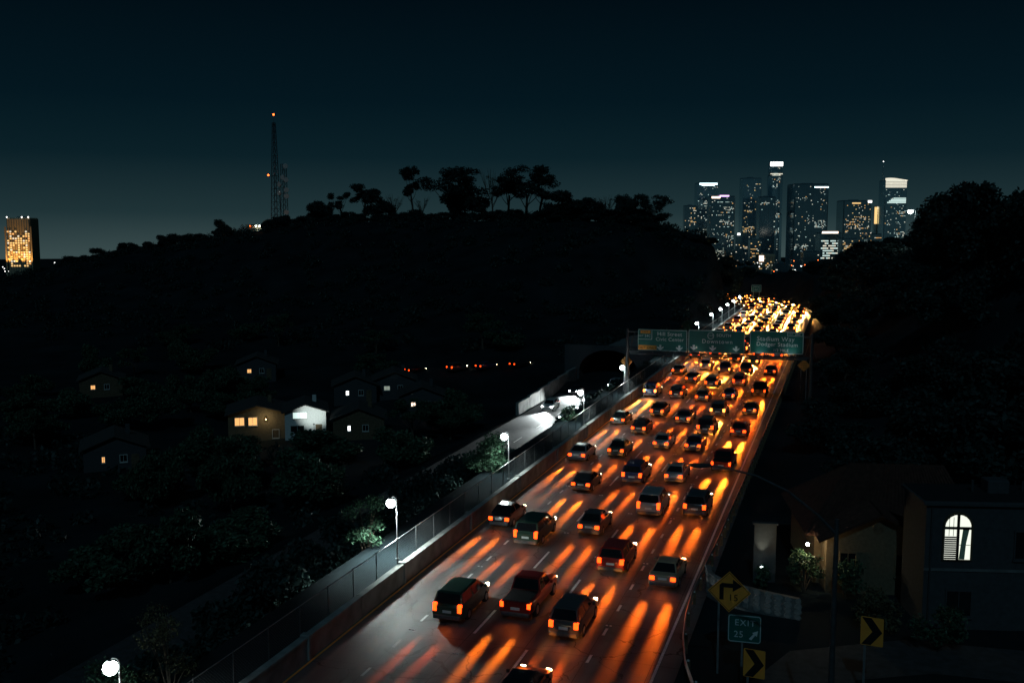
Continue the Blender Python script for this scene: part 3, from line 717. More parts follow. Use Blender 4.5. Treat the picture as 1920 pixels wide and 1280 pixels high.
for s, lname, t0, head in LANES:
    t = t0; n = 1
    while t < 392:
        kd = rc.choices(['sedan', 'suv', 'pickup', 'minivan'], [5, 4, 1.3, 1.2])[0]
        pt = rc.choices(list(PAINTS), [.9, 2.2, 4.5, 5, 2.5, 1.4, .7, 1])[0]
        x, y, ang = road_xy(s + rc.uniform(-.18, .18), t)
        nm = {'suv': 'SUV', 'pickup': 'pickup truck'}.get(kd, kd)
        lab = ('nearest vehicle' if n == 1 else TENS[n] + ' nearest vehicle') + ' in the %s, a %s %s' % (lname, pt, nm)
        place_vehicle(kd, y > 150, (x, y, .004), ang - PI/2, pt, lab, 'pickup truck' if kd == 'pickup' else ('van' if kd == 'minivan' else 'car'), 'vehicles on the freeway with tail lamps lit', boost=t > 205 or (t > 120 and rc.random() < .25), bend=t > 262)
        hh = head*(.74 if t > 270 else .85 if t > 200 else 1.0)
        t += hh*rc.uniform(.8, 1.25); n += 1
# oncoming vehicles on the lower roadway
for i, (x, y, kd, pt) in enumerate([(-38.3, 143, 'sedan', 'silver'), (-43.2, 151, 'suv', 'white'), (-38.4, 159, 'minivan', 'dark grey'), (-43.4, 168, 'sedan', 'black'), (-38.2, 176, 'suv', 'silver')]):
    place_vehicle(kd, True, (x, y, -5.845), PI, pt, '%s oncoming %s with white headlights on the lower roadway behind the fence' % (['nearest', 'second', 'third', 'fourth', 'farthest'][i], kd.replace('suv', 'SUV')), 'car', 'oncoming vehicles on the lower roadway', 'white')
# cars on a far side street left of the freeway
for i, (x, y) in enumerate([(-80.5, 182.5), (-72.5, 185.0), (-67.0, 187.0), (-60.5, 189.0)]):
    place_vehicle(['sedan', 'suv', 'sedan', 'sedan'][i], True, (x, y, hz(x, y) + .05), R(-25), ['black', 'dark grey', 'dark blue', 'black'][i], '%s car with red tail lamps on the dark street across the valley' % ['leftmost', 'second from left', 'third from left', 'rightmost'][i], 'car', 'cars on the street across the valley', 'none')
def remove_tree(o, tr):
    for c, s_ in tr: remove_tree(c, s_)
    bpy.data.objects.remove(o)
for t, tr in PROTO.values(): remove_tree(t, tr)
sst = MB(); sst.add([(-95, 174, hz(-95, 174)+.1), (-92, 170, hz(-92, 170)+.1), (-50, 187, hz(-50, 187)+.1), (-53, 193, hz(-53, 193)+.1)], [(0,1,2,3)])

# ------------------------------------------------------------------ houses
def win(parent, cx, y, cz, w, h, lit=None, fm=None):
    fm = fm or M['trim']
    o = MB()
    fr = frame_mb([(-w/2-.08,-h/2-.08),(w/2+.08,-h/2-.08),(w/2+.08,h/2+.08),(-w/2-.08,h/2+.08)], [(-w/2,-h/2),(w/2,-h/2),(w/2,h/2),(-w/2,h/2)], -.06, .03)
    fr.box(-.025, .025, -.04, .0, -h/2, h/2)
    f = fr.build('window', fm, parent, loc=(cx, y, cz))
    MB().box(-w/2, w/2, -.01, .015, -h/2, h/2).build('pane', lit or M['glass_car'], f)
    MB().box(-w/2-.12, w/2+.12, -.12, .0, -h/2-.16, -h/2-.085).build('sill', fm, f)
    return f
def gable_house(loc, rz, w, d, h, rh, wallm, roofm, label, windows, over=.45, z=None):
    t = empty('house', loc, rz); tag(t, label, 'house')
    MB().prism([(-w/2, -1.5), (w/2, -1.5), (w/2, h), (0, h+rh), (-w/2, h)], -d/2, d/2).build('wall', wallm, t)
    sl_ = math.hypot(w/2, rh); nx_, nz_ = rh/sl_, (w/2)/sl_
    r = MB()
    for sx in (1, -1):
        e0 = (sx*(w/2+over), h - over*rh/(w/2)); e1 = (0, h+rh)
        P = [(e0[0]+sx*nx_*.03, e0[1]+nz_*.03), (e1[0], e1[1]+.03/nz_), (e1[0], e1[1]+.18/nz_), (e0[0]+sx*nx_*.16, e0[1]+nz_*.16)]
        r.prism(P, -d/2-over, d/2+over)
    ro = r.build('roof', roofm, t)
    ch = MB().bbox(w*.18, w*.18+.6, d*.1, d*.1+.6, h+.3, h+rh+.7, .04).build('chimney', wallm, ro)
    for side, cx, cz, ww, hh, lit in windows:
        if side == 'f': win(t, cx, -d/2-.005, cz, ww, hh, lit)
        else:
            f = win(t, 0, 0, 0, ww, hh, lit); f.rotation_euler = (0, 0, PI/2 if side == 'r' else -PI/2); f.location = ((w/2+.005) if side == 'r' else -(w/2+.005), cx, cz)
    dr = MB().box(-.48, .48, -.05, .02, 0, 2.05).build('door', M['wood'], t, loc=(w*.32, -d/2-.01, .02)); MB().lathe([(.03,-.05),(.04,-.02),(.02,0)], 8, (.36,-.06,1.0), 'y').build('handle', M['galv'], dr)
    return t
# valley houses on the left
def fz(x, y): return hz(x, y)
hA = gable_house((-84.2, 131, fz(-84, 131)-.8), R(32), 8.5, 9, 4.6, 1.2, M['stucco_house'], M['shingle'], 'cream two storey house with two glowing amber windows in the dark left valley',
    [('f', -2.6, 3.55, 1.3, 1.15, M['win_warm']), ('f', -.7, 3.5, 1.2, 1.15, M['win_warm']), ('f', 2.6, 1.5, .9, 1.2, None), ('r', -2.0, 3.6, .9, 1.2, M['win_pale'])])
hB = gable_house((-76.8, 132.5, fz(-77, 132)+.2), R(30), 6.0, 8, 4.0, 1.0, M['stucco_white'], M['shingle'], 'white floodlit house just right of the cream house in the left valley',
    [('f', -1.2, 1.5, 1.9, .9, None), ('f', -.8, 3.5, 2.0, .9, M['win_cool'])])
light('porch_light', 'SPOT', (1.2, -8.6, 3.4), 900, (.86, 1.0, .96), hB, spot_size=R(70), spot_blend=.8, shadow_soft_size=.1).rotation_euler = (R(95), 0, 0)
pl = MB().lathe([(.03,0),(.03,3.3),(.10,3.32),(.10,3.5),(.02,3.55)], 8, (1.2, -8.9, -.4)).build('flood_lamp', M['steel_dark'], hB)
light('wall_light', 'POINT', (1.2, -5.4, 3.9), 60, (1.0, .8, .45), hA, shadow_soft_size=.1)
MB().lathe([(.02,0),(.09,.05),(.09,.2),(.02,.25)], 8, (1.2, -5.2, 3.75)).build('wall_lamp', M['win_warm'], hA); MB().box(1.17, 1.23, -5.2, -4.4, 3.98, 4.02).build('lamp_bracket', M['steel_dark'], hA)
others = [(-111, 173, 30, 'small hillside house with one amber window above the cream house', M['win_warm'], 1.6), (-133, 154, 38, 'dark bungalow at far left with one small amber window', M['win_warm'], 1.6),
          (-83, 161, 28, 'dark house with a bright white window in the middle of the valley', M['win_bright'], 1.0), (-67.5, 155.5, 24, 'dark house with a tall pinkish lit window left of the bright lower roadway', M['band_peach'], 1.6),
          (-68.5, 134, 26, 'dark cottage with one bright narrow white window low in the valley', M['win_bright'], .8), (-89.5, 105.5, 40, 'dark cabin at lower left with one small orange lit window', M['win_warm'], .7),
          (-77.5, 166, 26, 'dark grey house with a dim pale window beside the white window house', M['win_dim'], 2.2)]
for i, (x, y, a, lab, lit, ww) in enumerate(others):
    gable_house((x, y, fz(x, y)+.3), R(a), 7.5, 7, 3.0, 1.5, [M['stucco_grey'], M['wood'], M['stucco_grey']][i % 3], M['shingle'], lab, [('f', -1.4, 1.6, ww*.45, .7, lit), ('f', 1.0, 1.6, .8, .85, None)])

# right-hand house with gable and arched window building
hR = empty('house', (3.0, 67.5, 0), R(12)); tag(hR, 'cream stucco house with dark tiled gable roof beside the arched window building', 'house')
hR.location.z = 0
MB().box(-4.6, 5.2, -2.5, 6, -1, 3.5).build('wall', M['stucco_house'], hR)
MB().prism([(-4.2, -1), (1.9, -1), (1.9, 3.6), (-1.15, 5.0), (-4.2, 3.6)], -4.2, -2.5).build('gable_wall', M['stucco_house'], hR)
vent = MB().lathe([(.28,-.03),(.34,-.03),(.34,.02)], 14, (-1.15,-4.22,4.2), 'y').build('gable_vent', M['wood'], hR)
def roof_slope(parent, a, b, c, d_, name='roof', th=.14, tiles=True):
    a, b, c, d_ = map(Vector, (a, b, c, d_)); n = (b-a).cross(d_-a).normalized()
    if n.z < 0: n = -n
    o = MB().add([a, b, c, d_, a+n*th, b+n*th, c+n*th, d_+n*th], [(0,3,2,1),(4,5,6,7),(0,1,5,4),(1,2,6,5),(2,3,7,6),(3,0,4,7)]).build(name, M['tile_roof'], parent)
    if tiles:
        m = MB(); nrow = max(2, int((d_-a).length/.34)); ncol = max(2, int((b-a).length/.30))
        for i in range(ncol):
            u = (i+.5)/ncol; p0 = a.lerp(b, u) + n*(th+.01); p1 = d_.lerp(c, u) + n*(th+.01)
            m.tube([p0 + (p1-p0)*k/nrow for k in range(nrow+1)], [.11 if k % 2 else .125 for k in range(nrow+1)], 5)
        tag(m.build('roof_tiles', M['tile_roof'], o), kind='stuff')
    return o
roof_slope(hR, (-5.2,-3.1,3.25), (5.6,-3.1,3.25), (4.4,1.75,6.6), (-1.6,1.75,6.6)); roof_slope(hR, (5.6,6.6,3.25), (-5.2,6.6,3.25), (-1.6,1.75,6.6), (4.4,1.75,6.6))
roof_slope(hR, (-5.2,6.6,3.25), (-5.2,-3.1,3.25), (-1.6,1.70,6.6), (-1.6,1.8,6.6), tiles=False)
roof_slope(hR, (-4.75,-4.8,3.3), (-4.75,-1.6,3.3), (-1.15,-1.6,5.05), (-1.15,-4.8,5.05)); roof_slope(hR, (2.45,-1.6,3.3), (2.45,-4.8,3.3), (-1.15,-4.8,5.05), (-1.15,-1.6,5.05))
for cx in (-2.9, .4): win(hR, cx, -4.21, 1.9, .9, 1.3, fm=M['stucco_house'])
pl = MB().lathe([(.02,-.12),(.10,-.08),(.12,0),(.05,.08)], 10, (-5.35,-4.3,3.05)).build('porch_lamp', M['lamp_white'], hR); MB().box(-5.37, -5.33, -4.3, -2.5, 3.13, 3.18).build('lamp_bracket', M['steel_dark'], hR)
light('porch_light', 'POINT', (-5.35,-4.5,2.85), 80, (1.0, .72, .38), hR, shadow_soft_size=.1)

ab = empty('arched_window_building', (6.3, 60.3, 0), R(14)); tag(ab, 'dark flat roofed building with one tall lit arched window', 'building')
MB().box(-1.75, 6.5, -1.6, 2.2, -1, 7.1).build('wall', M['stucco_grey'], ab)
MB().bbox(-1.95, 6.7, -1.8, 2.4, 7.1, 7.3, .05).build('cornice', M['stucco_grey'], ab); MB().box(-1.8, 6.55, -1.5, 2.25, 7.302, 7.34).build('flat_roof', M['tar'], ab)
# arched window: frame, panes, shutter slats, curtain
wx, wz, ww, hh = -.02, 4.95, 1.42, 1.85
arch = lambda w, h, n=10: [(w/2, -h/2), (w/2, h/2)] + [(w/2*math.cos(PI*k/n), h/2 + w/2*math.sin(PI*k/n)) for k in range(1, n)] + [(-w/2, h/2), (-w/2, -h/2)]
wn = frame_mb(arch(ww+.22, hh+.1), arch(ww, hh), -.08, .05).build('window', M['wood'], ab, loc=(wx, -1.62, wz))
MB().box(-.07, .07, -.10, -.02, -hh/2, hh/2 + ww/2).build('mullion', M['black'], wn); MB().box(-ww/2, ww/2, -.095, -.02, hh/2-.12, hh/2+.02).build('transom', M['black'], wn)
for k in range(2): MB().box(-ww/2 + .23 + k*.23 - .01, -ww/2 + .23 + k*.23 + .01, -.06, -.03, hh/2-.5, hh/2 + .55).build('glazing_bar', M['black'], wn)
MB().prism(arch(ww, hh), -.012, .012).build('pane', M['win_green'], wn)
for k in range(11): MB().box(-ww/2+.02, -.08, -.05, -.03, -hh/2 + .03 + k*.12, -hh/2 + .115 + k*.12).build('shutter_slat', M['steel_dark'], wn)
cu = MB(); n = 10
for k in range(n): cu.tube([(.12 + .30*k/n, -.035, -hh/2+.02), (.20 + .30*k/n*.9, -.035, 0), (.28 + .34*k/n, -.035, hh/2-.12)], .022, 5)
cu.build('curtain', M['curtain'], wn)
MB().box(.10, ww/2-.02, -.045, -.028, -.1, -.07).build('glazing_bar', M['black'], wn)
dsp = MB().tube([(-1.45, -1.68, 7.0), (-1.45, -1.68, .2)], .05, 7).build('downspout', M['steel_dark'], ab)
win(ab, 3.6, -1.61, 4.9, 1.0, 1.5, fm=M['stucco_grey']); win(ab, .2, -1.61, 1.5, 1.3, 1.4, fm=M['stucco_grey'])
MB().tube([(1.5, .6, 7.3), (1.5, .6, 8.0)], .08, 8).tube([(4.4, .9, 7.3), (4.4, .9, 7.9)], .06, 8).build('vent_pipe', M['steel_dark'], ab)
MB().bbox(2.2, 3.4, .2, 1.3, 7.34, 8.05, .05).build('rooftop_unit', M['stucco_grey'], ab)
MB().box(-1.76, 6.5, -1.66, -1.6, 3.35, 3.5).build('string_course', M['conc_dark'], ab)
# garden uplight with pale wall
gw = empty('garden_shed_wall', (-4.0, 63.8, 0), R(10)); tag(gw, 'pale garden wall washed by a small uplight left of the gable house', 'wall')
MB().bbox(-.7, .7, -.12, .12, -.4, 3.6, .03).build('wall_panel', M['stucco_grey'], gw); MB().bbox(-.8, .8, -.2, .2, 3.6, 3.72, .03).build('coping', M['stucco_grey'], gw)
gl = empty('garden_uplight', (-4.1, 62.9, .9)); tag(gl, 'small bright garden uplight at the foot of the pale garden wall', 'garden light')
MB().lathe([(.03,-1.0),(.03,0),(.09,.02),(.11,.16),(.09,.18)], 10).build('housing', M['steel_dark'], gl); MB().lathe([(.085,.175),(.085,.2),(.03,.215)], 10).build('lens', M['lamp_white'], gl)
light('uplight', 'SPOT', (0, .15, .3), 110, (1.0, .95, .72), gl, spot_size=R(46), spot_blend=.9, shadow_soft_size=.05).rotation_euler = (R(160), 0, 0)

# ------------------------------------------------------------------ trees and scrub
def leafmesh(name, clumps, leaf, per, m, seed, flat=.75):
    rg_ = np.random.default_rng(seed); V = []; F = []
    for (cx, cy, cz, r) in clumps:
        n = int(per*r*r)
        d = rg_.normal(size=(n, 3)); d /= np.linalg.norm(d, axis=1)[:, None]
        rad = r*rg_.uniform(.35, 1.05, n)[:, None]
        c = d*rad*np.array([1, 1, flat]) + np.array([cx, cy, cz])
        a = rg_.normal(size=(n, 3)); a /= np.linalg.norm(a, axis=1)[:, None]
        b = np.cross(a, rg_.normal(size=(n, 3))); b /= np.linalg.norm(b, axis=1)[:, None] + 1e-6
        sz = leaf*rg_.uniform(.6, 1.4, n)[:, None]
        base = len(V)*1
        q = np.stack([c - a*sz*.6, c + b*sz*.32, c + a*sz*.6, c - b*sz*.32], 1).reshape(-1, 3)
        o = len(V); V.extend(q.tolist()); F.extend([(o+4*i, o+4*i+1, o+4*i+2, o+4*i+3) for i in range(n)])
    me_ = bpy.data.meshes.new(name); me_.from_pydata(V, [], F); me_.materials.append(m); return me_
def limb_tree(seed, H, crown_r, style):
    rr = random.Random(seed); tr = MB(); clumps = []
    th_ = H*{'tall': .62, 'round': .35, 'airy': .5, 'bare': .45}[style]
    lean = (rr.uniform(-.06, .06)*H, rr.uniform(-.06, .06)*H)
    tr.tube([(0,0,-.8), (lean[0]*.3, lean[1]*.3, th_*.5), (lean[0], lean[1], th_)], [H*.028, H*.02, H*.014], 8)
    nl = {'tall': 6, 'round': 9, 'airy': 8, 'bare': 9}[style]
    for k in range(nl):
        a = 2*PI*k/nl + rr.uniform(-.4, .4); f = rr.uniform(.45, 1.0)
        st = (lean[0]*f, lean[1]*f, th_*f); rad = crown_r*rr.uniform(.35, .95)
        en = (lean[0]+math.cos(a)*rad, lean[1]+math.sin(a)*rad, H*rr.uniform(.55, .93) if style != 'round' else H*rr.uniform(.4, .9))
        mid = tuple((st[i]*.5+en[i]*.5) + (0, 0, -.04*H)[i] for i in range(3))
        tr.tube([st, mid, en], [H*.009, H*.006, H*.003], 5)
        if style == 'bare':
            for j in range(5):
                e2 = (en[0]+rr.uniform(-1,1)*crown_r*.35, en[1]+rr.uniform(-1,1)*crown_r*.35, en[2]+rr.uniform(0, .16)*H); tr.tube([mid, e2], [H*.004, H*.0015], 4)
            if k % 3 == 0: clumps.append((en[0], en[1], en[2], crown_r*.2))
        else:
            nc = {'tall': 3, 'round': 4, 'airy': 3}[style]
            for j in range(nc):
                clumps.append((en[0]+rr.uniform(-.25,.25)*crown_r, en[1]+rr.uniform(-.25,.25)*crown_r, en[2]+rr.uniform(-.08,.1)*H, crown_r*(rr.uniform(.27, .46) if style != 'airy' else rr.uniform(.22, .40))))
    if style in ('tall', 'round'): clumps.append((lean[0], lean[1], H*.82, crown_r*.42))
    return tr, clumps
TREES = {}
for nm, seed, H, cr, style, leaf, per in [('tall_a', 1, 14, 4.0, 'tall', .50, 95), ('tall_b', 2, 14, 3.4, 'tall', .50, 95), ('round_a', 3, 10, 5.0, 'round', .55, 80), ('round_b', 4, 10, 4.6, 'round', .55, 80),
                                    ('airy_a', 5, 13, 4.6, 'airy', .42, 75), ('bare_a', 6, 11, 3.6, 'bare', .35, 40), ('round_c', 7, 10, 4.8, 'round', .5, 85)]:
    tr, cl_ = limb_tree(seed, H, cr, style)
    TREES[nm] = (tr.mesh('trunk', M['bark'], 50), leafmesh('crown', cl_, leaf, per, M['leaf_dark'] if style != 'bare' else M['leaf_dry'], seed), H, cr)
def tree(nm, x, y, h, w, label, name='tree', group=None, rz=0, z=None, leafm=None):
    tm, cm, H, cr = TREES[nm]
    t = empty(name, (x, y, hz(x, y) - .2 if z is None else z), rz); t.scale = (w/(2*cr), w/(2*cr), h/H)
    tag(t, label, 'tree', group); obj('trunk', tm, t); c = obj('crown', cm, t)
    if leafm: c.material_slots[0].link = 'OBJECT'; c.material_slots[0].material = leafm
    return t
RIDGE = [(-231, 339, 'round_b', 7.5, 5.5, 'small rounded tree standing alone on the lower left ridge'),
 (-204, 338, 'round_a', 5.0, 7, 'low bushy tree just right of the radio mast'), (-188.5, 338, 'round_c', 8.5, 8.5, 'bushy dome shaped tree on the ridge right of the mast'),
 (-178, 337, 'tall_b', 10.5, 5.5, 'narrow tree with bare stem, leftmost of the ridge grove'), (-168.5, 336, 'tall_a', 12, 8, 'broad tree second in the ridge grove'), (-161.5, 335, 'round_b', 9, 8.5, 'squat dense tree third in the ridge grove'),
 (-155, 334, 'bare_a', 9, 6, 'thin bare branched tree left of the tallest ridge tree'), (-147, 333, 'tall_b', 17.5, 6.0, 'tallest slender tree on the ridge with small high crown'), (-143.5, 333, 'bare_a', 8, 6, 'low twiggy bare tree right of the tallest ridge tree'),
 (-131, 331, 'airy_a', 16, 15, 'wide spreading eucalyptus on the middle of the ridge'), (-126, 331, 'round_a', 12, 11, 'dense rounded tree merging with the wide eucalyptus'),
 (-114.5, 327, 'bare_a', 16, 7, 'airy sparse tall tree between the two big eucalyptus clumps'), (-108, 324, 'tall_a', 13, 9, 'dark full tree left of the knobbly crowned eucalyptus'),
 (-100, 319, 'airy_a', 15.5, 12, 'knobbly crowned eucalyptus right of the ridge centre'), (-95, 317, 'tall_b', 14, 7, 'upright leafy tree at the right side of the knobbly eucalyptus'),
 (-84, 310, 'round_b', 8.5, 9, 'low rounded tree at the start of the right ridge row'), (-76, 305, 'round_c', 7.2, 8.5, 'low rounded tree, second of the right ridge row'),
 (-68, 301, 'bare_a', 7.5, 7, 'short bare tree on the right ridge row'), (-62, 298, 'round_a', 8, 5, 'pointed dark tree on the right ridge row'), (-57.5, 295, 'round_b', 5.5, 8, 'bushy low tree near the right end of the ridge'), (-53, 292, 'airy_a', 8.5, 8, 'airy open tree at the right end of the ridge')]
for i, (x, y, zt, w) in enumerate([(-53.5, 288, 26, 7), (-49, 290, 23.2, 6), (-46, 292, 19.8, 5.5), (-41.0, 296, 16.6, 5.5), (-37.4, 300, 15.8, 6), (-33.8, 304, 15.2, 6), (-31, 308, 13.6, 5.5)]):
    RIDGE.append((x, y, ['round_c', 'round_a', 'round_b'][i % 3], max(2.5, (zt - hz(x, y))/1.12 + .4), w/1.3, 'bushy tree %s down the descending right end of the ridge' % ['first', 'second', 'third', 'fourth', 'fifth', 'sixth', 'lowest'][i]))
rk = random.Random(33)
for i in range(28):
    x = -209 + 5.7*i + rk.uniform(-2, 2)
    yy = float(np.interp(x, [p_[0] for p_ in LEFT_RIDGE], [p_[1] for p_ in LEFT_RIDGE]))
    RIDGE.append((x, yy + rk.uniform(-3, 3), ['round_a', 'round_b', 'round_c'][i % 3], rk.uniform(3.0, 5.5), rk.uniform(5, 8.5), 'low bushy tree filling the dark treeline along the top of the ridge'))
for i in range(30):
    x = -312 + 3.9*i + rk.uniform(-1.5, 1.5)
    if -219 < x < -210 or abs(x + 231) < 4: continue
    RIDGE.append((x, 332 + rk.uniform(-6, 2), ['round_a', 'round_b', 'round_c'][i % 3], rk.uniform(3.4, 6.0), rk.uniform(5, 9), 'low rounded bushy tree in the row along the falling left end of the ridge'))
for i, (x, y, nm, h, w, lab) in enumerate(RIDGE): tree(nm, x, y, h*(1.0 if x < -190 else 1.12), w*(1.1 if x < -190 else 1.3), lab, 'ridge_tree', 'trees along the left ridge', i*1.3, z=hz(x, y) - (1.0 if h < 7 else .4))
# right hillside trees: canopy forms the black slope on the right
RT = [(-6, 402, 9, 12), (1, 372, 10, 14), (7, 345, 10, 13), (11, 322, 10, 12), (14, 296, 9, 11), (19, 246, 9, 10), (19.5, 226, 10, 10), (19, 205, 11, 12), (20, 187, 12, 13), (21, 166, 11.5, 12), (24, 150, 11, 12), (28, 134, 11.5, 12), (36, 118, 12, 13),
      (9, 270, 8, 10), (8, 240, 8, 10), (9, 214, 8, 10), (10, 190, 8.5, 11), (11, 168, 8, 10), (14, 145, 8, 10), (12, 124, 7.5, 10), (17, 108, 9, 11), (26, 104, 11, 12), (8, 104, 7, 9), (14, 88, 8, 10), (24, 84, 10, 12), (1, 150, 5.5, 7), (0, 175, 5.5, 7), (0, 205, 6, 8), (3, 126, 5.5, 7), (-1, 104, 5, 6.5), (4, 86, 6, 7.5),
      (-2, 236, 6, 8), (-1, 268, 6, 8), (1, 300, 6.5, 9)]
for i, (x, y, h, w) in enumerate(RT):
    tree(['round_a', 'round_b', 'round_c', 'tall_a'][i % 4] if i % 4 != 3 or h > 9 else 'round_a', x, y, h, w, 'dark leafy tree merging into the black canopy on the right hillside', 'hillside_tree', 'dark trees covering the right hillside', i*2.1)
# trees behind the bend, below the skyline
for i, (x, y, h, w) in enumerate([(-30, 372, 5.5, 9), (-40, 378, 6.5, 10), (-22, 380, 5, 9), (-14, 384, 5.5, 8), (-50, 372, 8, 10), (-8, 376, 5, 8), (-2, 352, 5, 7), (-58, 366, 9, 10), (-36, 392, 9, 7), (-45, 398, 10, 8)]):
    tree(['round_b', 'round_c', 'tall_b'][i % 3], x, y, h, w, 'dark tree behind the road bend under the lit skyline', 'bend_tree', 'trees behind the road bend', i*1.7)
# valley trees among the houses
rv = random.Random(9); cnt = 0
HP = [(-84.2, 131), (-76.8, 132.5), (-82, 126), (-76, 126), (-79, 124), (-72, 126), (-84, 122), (-77, 119), (-72, 120)] + [(o[0], o[1]) for o in others] + [(o[0]+2, o[1]-6) for o in others] + [(o[0]+4, o[1]-12) for o in others]
while cnt < 44:
    x = rv.uniform(-165, -50); y = rv.uniform(62, 205)
    if min(math.dist((x, y), p_) for p_ in HP) < 6.5 or x > -50 or (x > -62 and y > 175) or x/y < -1.02: continue
    if -98 < x < -55 and 172 < y < 192: continue
    tree(rv.choice(['round_a', 'round_b', 'round_c', 'airy_a']), x, y, rv.uniform(4, 7.5), rv.uniform(5, 8), 'dark tree among the unlit houses in the left valley', 'valley_tree', 'dark trees filling the left valley', cnt*1.1, leafm=M['leaf']); cnt += 1
for i in range(15):
    y = 30 + 5.6*i; x = -34.4 + rv.uniform(-1.0, .6)
    tree(['round_a', 'round_b', 'round_c'][i % 3], x, y, rv.uniform(5.2, 7.6) if y < 92 else 3.6, rv.uniform(5.0, 7.0), 'dark bushy tree on the bank just left of the fence', 'bank_tree', 'dark trees on the bank left of the fence', i*.9, leafm=M['leaf_dark'])
# bushes lit by the walkway lamps
def bush(x, y, z, r, h, label, leafm, seed, name='bush', leaf=.16, per=420):
    t = empty(name, (x, y, z)); tag(t, label, 'bush'); rr = random.Random(seed)
    cl_ = [(rr.uniform(-.6,.6)*r, rr.uniform(-.6,.6)*r, h*rr.uniform(.25,.9), r*rr.uniform(.3,.5)) for _ in range(12)]
    sm_ = MB()
    for k in range(9): sm_.tube([(0,0,-.3), (cl_[k][0]*.5, cl_[k][1]*.5, cl_[k][2]*.6), cl_[k][:3]], [.05,.03,.012], 5)
    sm_.build('stem', M['bark'], t); obj('foliage', leafmesh('foliage', cl_, leaf, per, leafm, seed), t)
    return t
bush(-29.7, 82.8, .2, 2.6, 4.4, 'green bush glowing beside the third nearest walkway lamp', M['leaf'], 41)
bush(-30.2, 59.8, -.2, 1.7, 5.0, 'leafy green bush lit by the second nearest walkway lamp', M['leaf'], 42)
bush(-30.1, 34.0, -.4, 2.2, 3.4, 'green bush lit by the nearest walkway lamp at lower left', M['leaf'], 43)
bush(-29.3, 37.6, .2, 1.6, 4.6, 'dry brown twiggy shrub above the nearest walkway lamp', M['leaf_dry'], 44, 'dry_shrub', .12, 330)
bush(-28.9, 108.6, -.2, 1.1, 3.0, 'small green bush beside the fourth nearest walkway lamp', M['leaf'], 45)
bush(-29.0, 192, .3, 1.6, 3.6, 'green bush beside the seventh nearest walkway lamp, above the sign', M['leaf'], 46)
bush(-29.2, 203, .3, 1.8, 4.2, 'green bush right of the seventh nearest walkway lamp', M['leaf'], 47)
bush(-1.5, 62.2, .2, 1.3, 2.8, 'leafy shrub in front of the cream gable house', M['leaf'], 48, 'garden_shrub')
bush(-3.9, 61.6, .1, .7, 1.6, 'small garden shrub in front of the garden uplight', M['leaf'], 49, 'garden_shrub')
bush(.9, 61.6, .2, 1.2, 2.4, 'dark shrub right of the leafy shrub by the gable house', M['leaf'], 50, 'garden_shrub')
bush(2.5, 56.6, .2, 1.5, 2.0, 'pale leafed low shrub below the cream gable house', M['leaf_dry'], 51, 'garden_shrub')
bush(5.5, 55.5, .2, 1.6, 2.2, 'low shrub under the arched window building', M['leaf'], 52, 'garden_shrub')
# scrub covering the slopes: one uncountable mass
rs_ = np.random.default_rng(8); cl_ = []
def try_scrub(n, x0, x1, y0, y1, r0, r1, keep):
    k = 0
    while k < n:
        x = rs_.uniform(x0, x1); y = rs_.uniform(y0, y1)
        k += 1
        if not keep(x, y): continue
        r = rs_.uniform(r0, r1); cl_.append((x, y, hz(x, y) + r*.35, r))
s_of = lambda x, y: float(road_s(np.array([x]), np.array([y]))[0])
ridge_pts = LEFT_RIDGE
for (x0, y0, z0), (x1, y1, z1) in zip(ridge_pts[:-1], ridge_pts[1:]):
    n = int(math.dist((x0, y0), (x1, y1))/1.7)
    for k in range(n):
        t = (k + rs_.uniform())/n; x = x0+(x1-x0)*t + rs_.normal(0, 2.5); y = y0+(y1-y0)*t + rs_.normal(0, 4); r = abs(rs_.normal(1.3, .8)) + .5
        cl_.append((x, y, hz(x, y) + r*.3, r))
for (x0, y0, z0), (x1, y1, z1) in zip(RIGHT_RIDGE[:-1], RIGHT_RIDGE[1:]):
    n = int(math.dist((x0, y0), (x1, y1))/1.2)
    for k in range(n):
        t = (k + rs_.uniform())/n; x = x0+(x1-x0)*t + rs_.normal(-5, 4); y = y0+(y1-y0)*t + rs_.normal(0, 4); r = abs(rs_.normal(2.0, .8)) + .8
        if s_of(x, y) > 14: cl_.append((x, y, hz(x, y) + r*.5, r))
try_scrub(1100, -380, -28, 195, 335, 1.0, 2.6, lambda x, y: s_of(x, y) < -13.5 and not (-98 < x < -55 and y < 196))
try_scrub(160, -34, -27.5, 110, 180, .3, .7, lambda x, y: -18.5 < s_of(x, y) < -12.4)
try_scrub(500, -2, 60, 70, 400, .8, 2.2, lambda x, y: s_of(x, y) > 13.5 and math.dist((x, y), (3, 66)) > 11)
try_scrub(160, -6, 25, 56, 75, .4, .9, lambda x, y: y > 62 + abs(x)*0 and x > 13)
try_scrub(300, -160, -50, 40, 120, .8, 2.0, lambda x, y: s_of(x, y) < -32)
tag(obj('scrub', leafmesh('scrub', cl_, .55, 34, M['leaf_dark'], 5)), 'dark scrub and brush covering the hillsides and banks', kind='stuff')

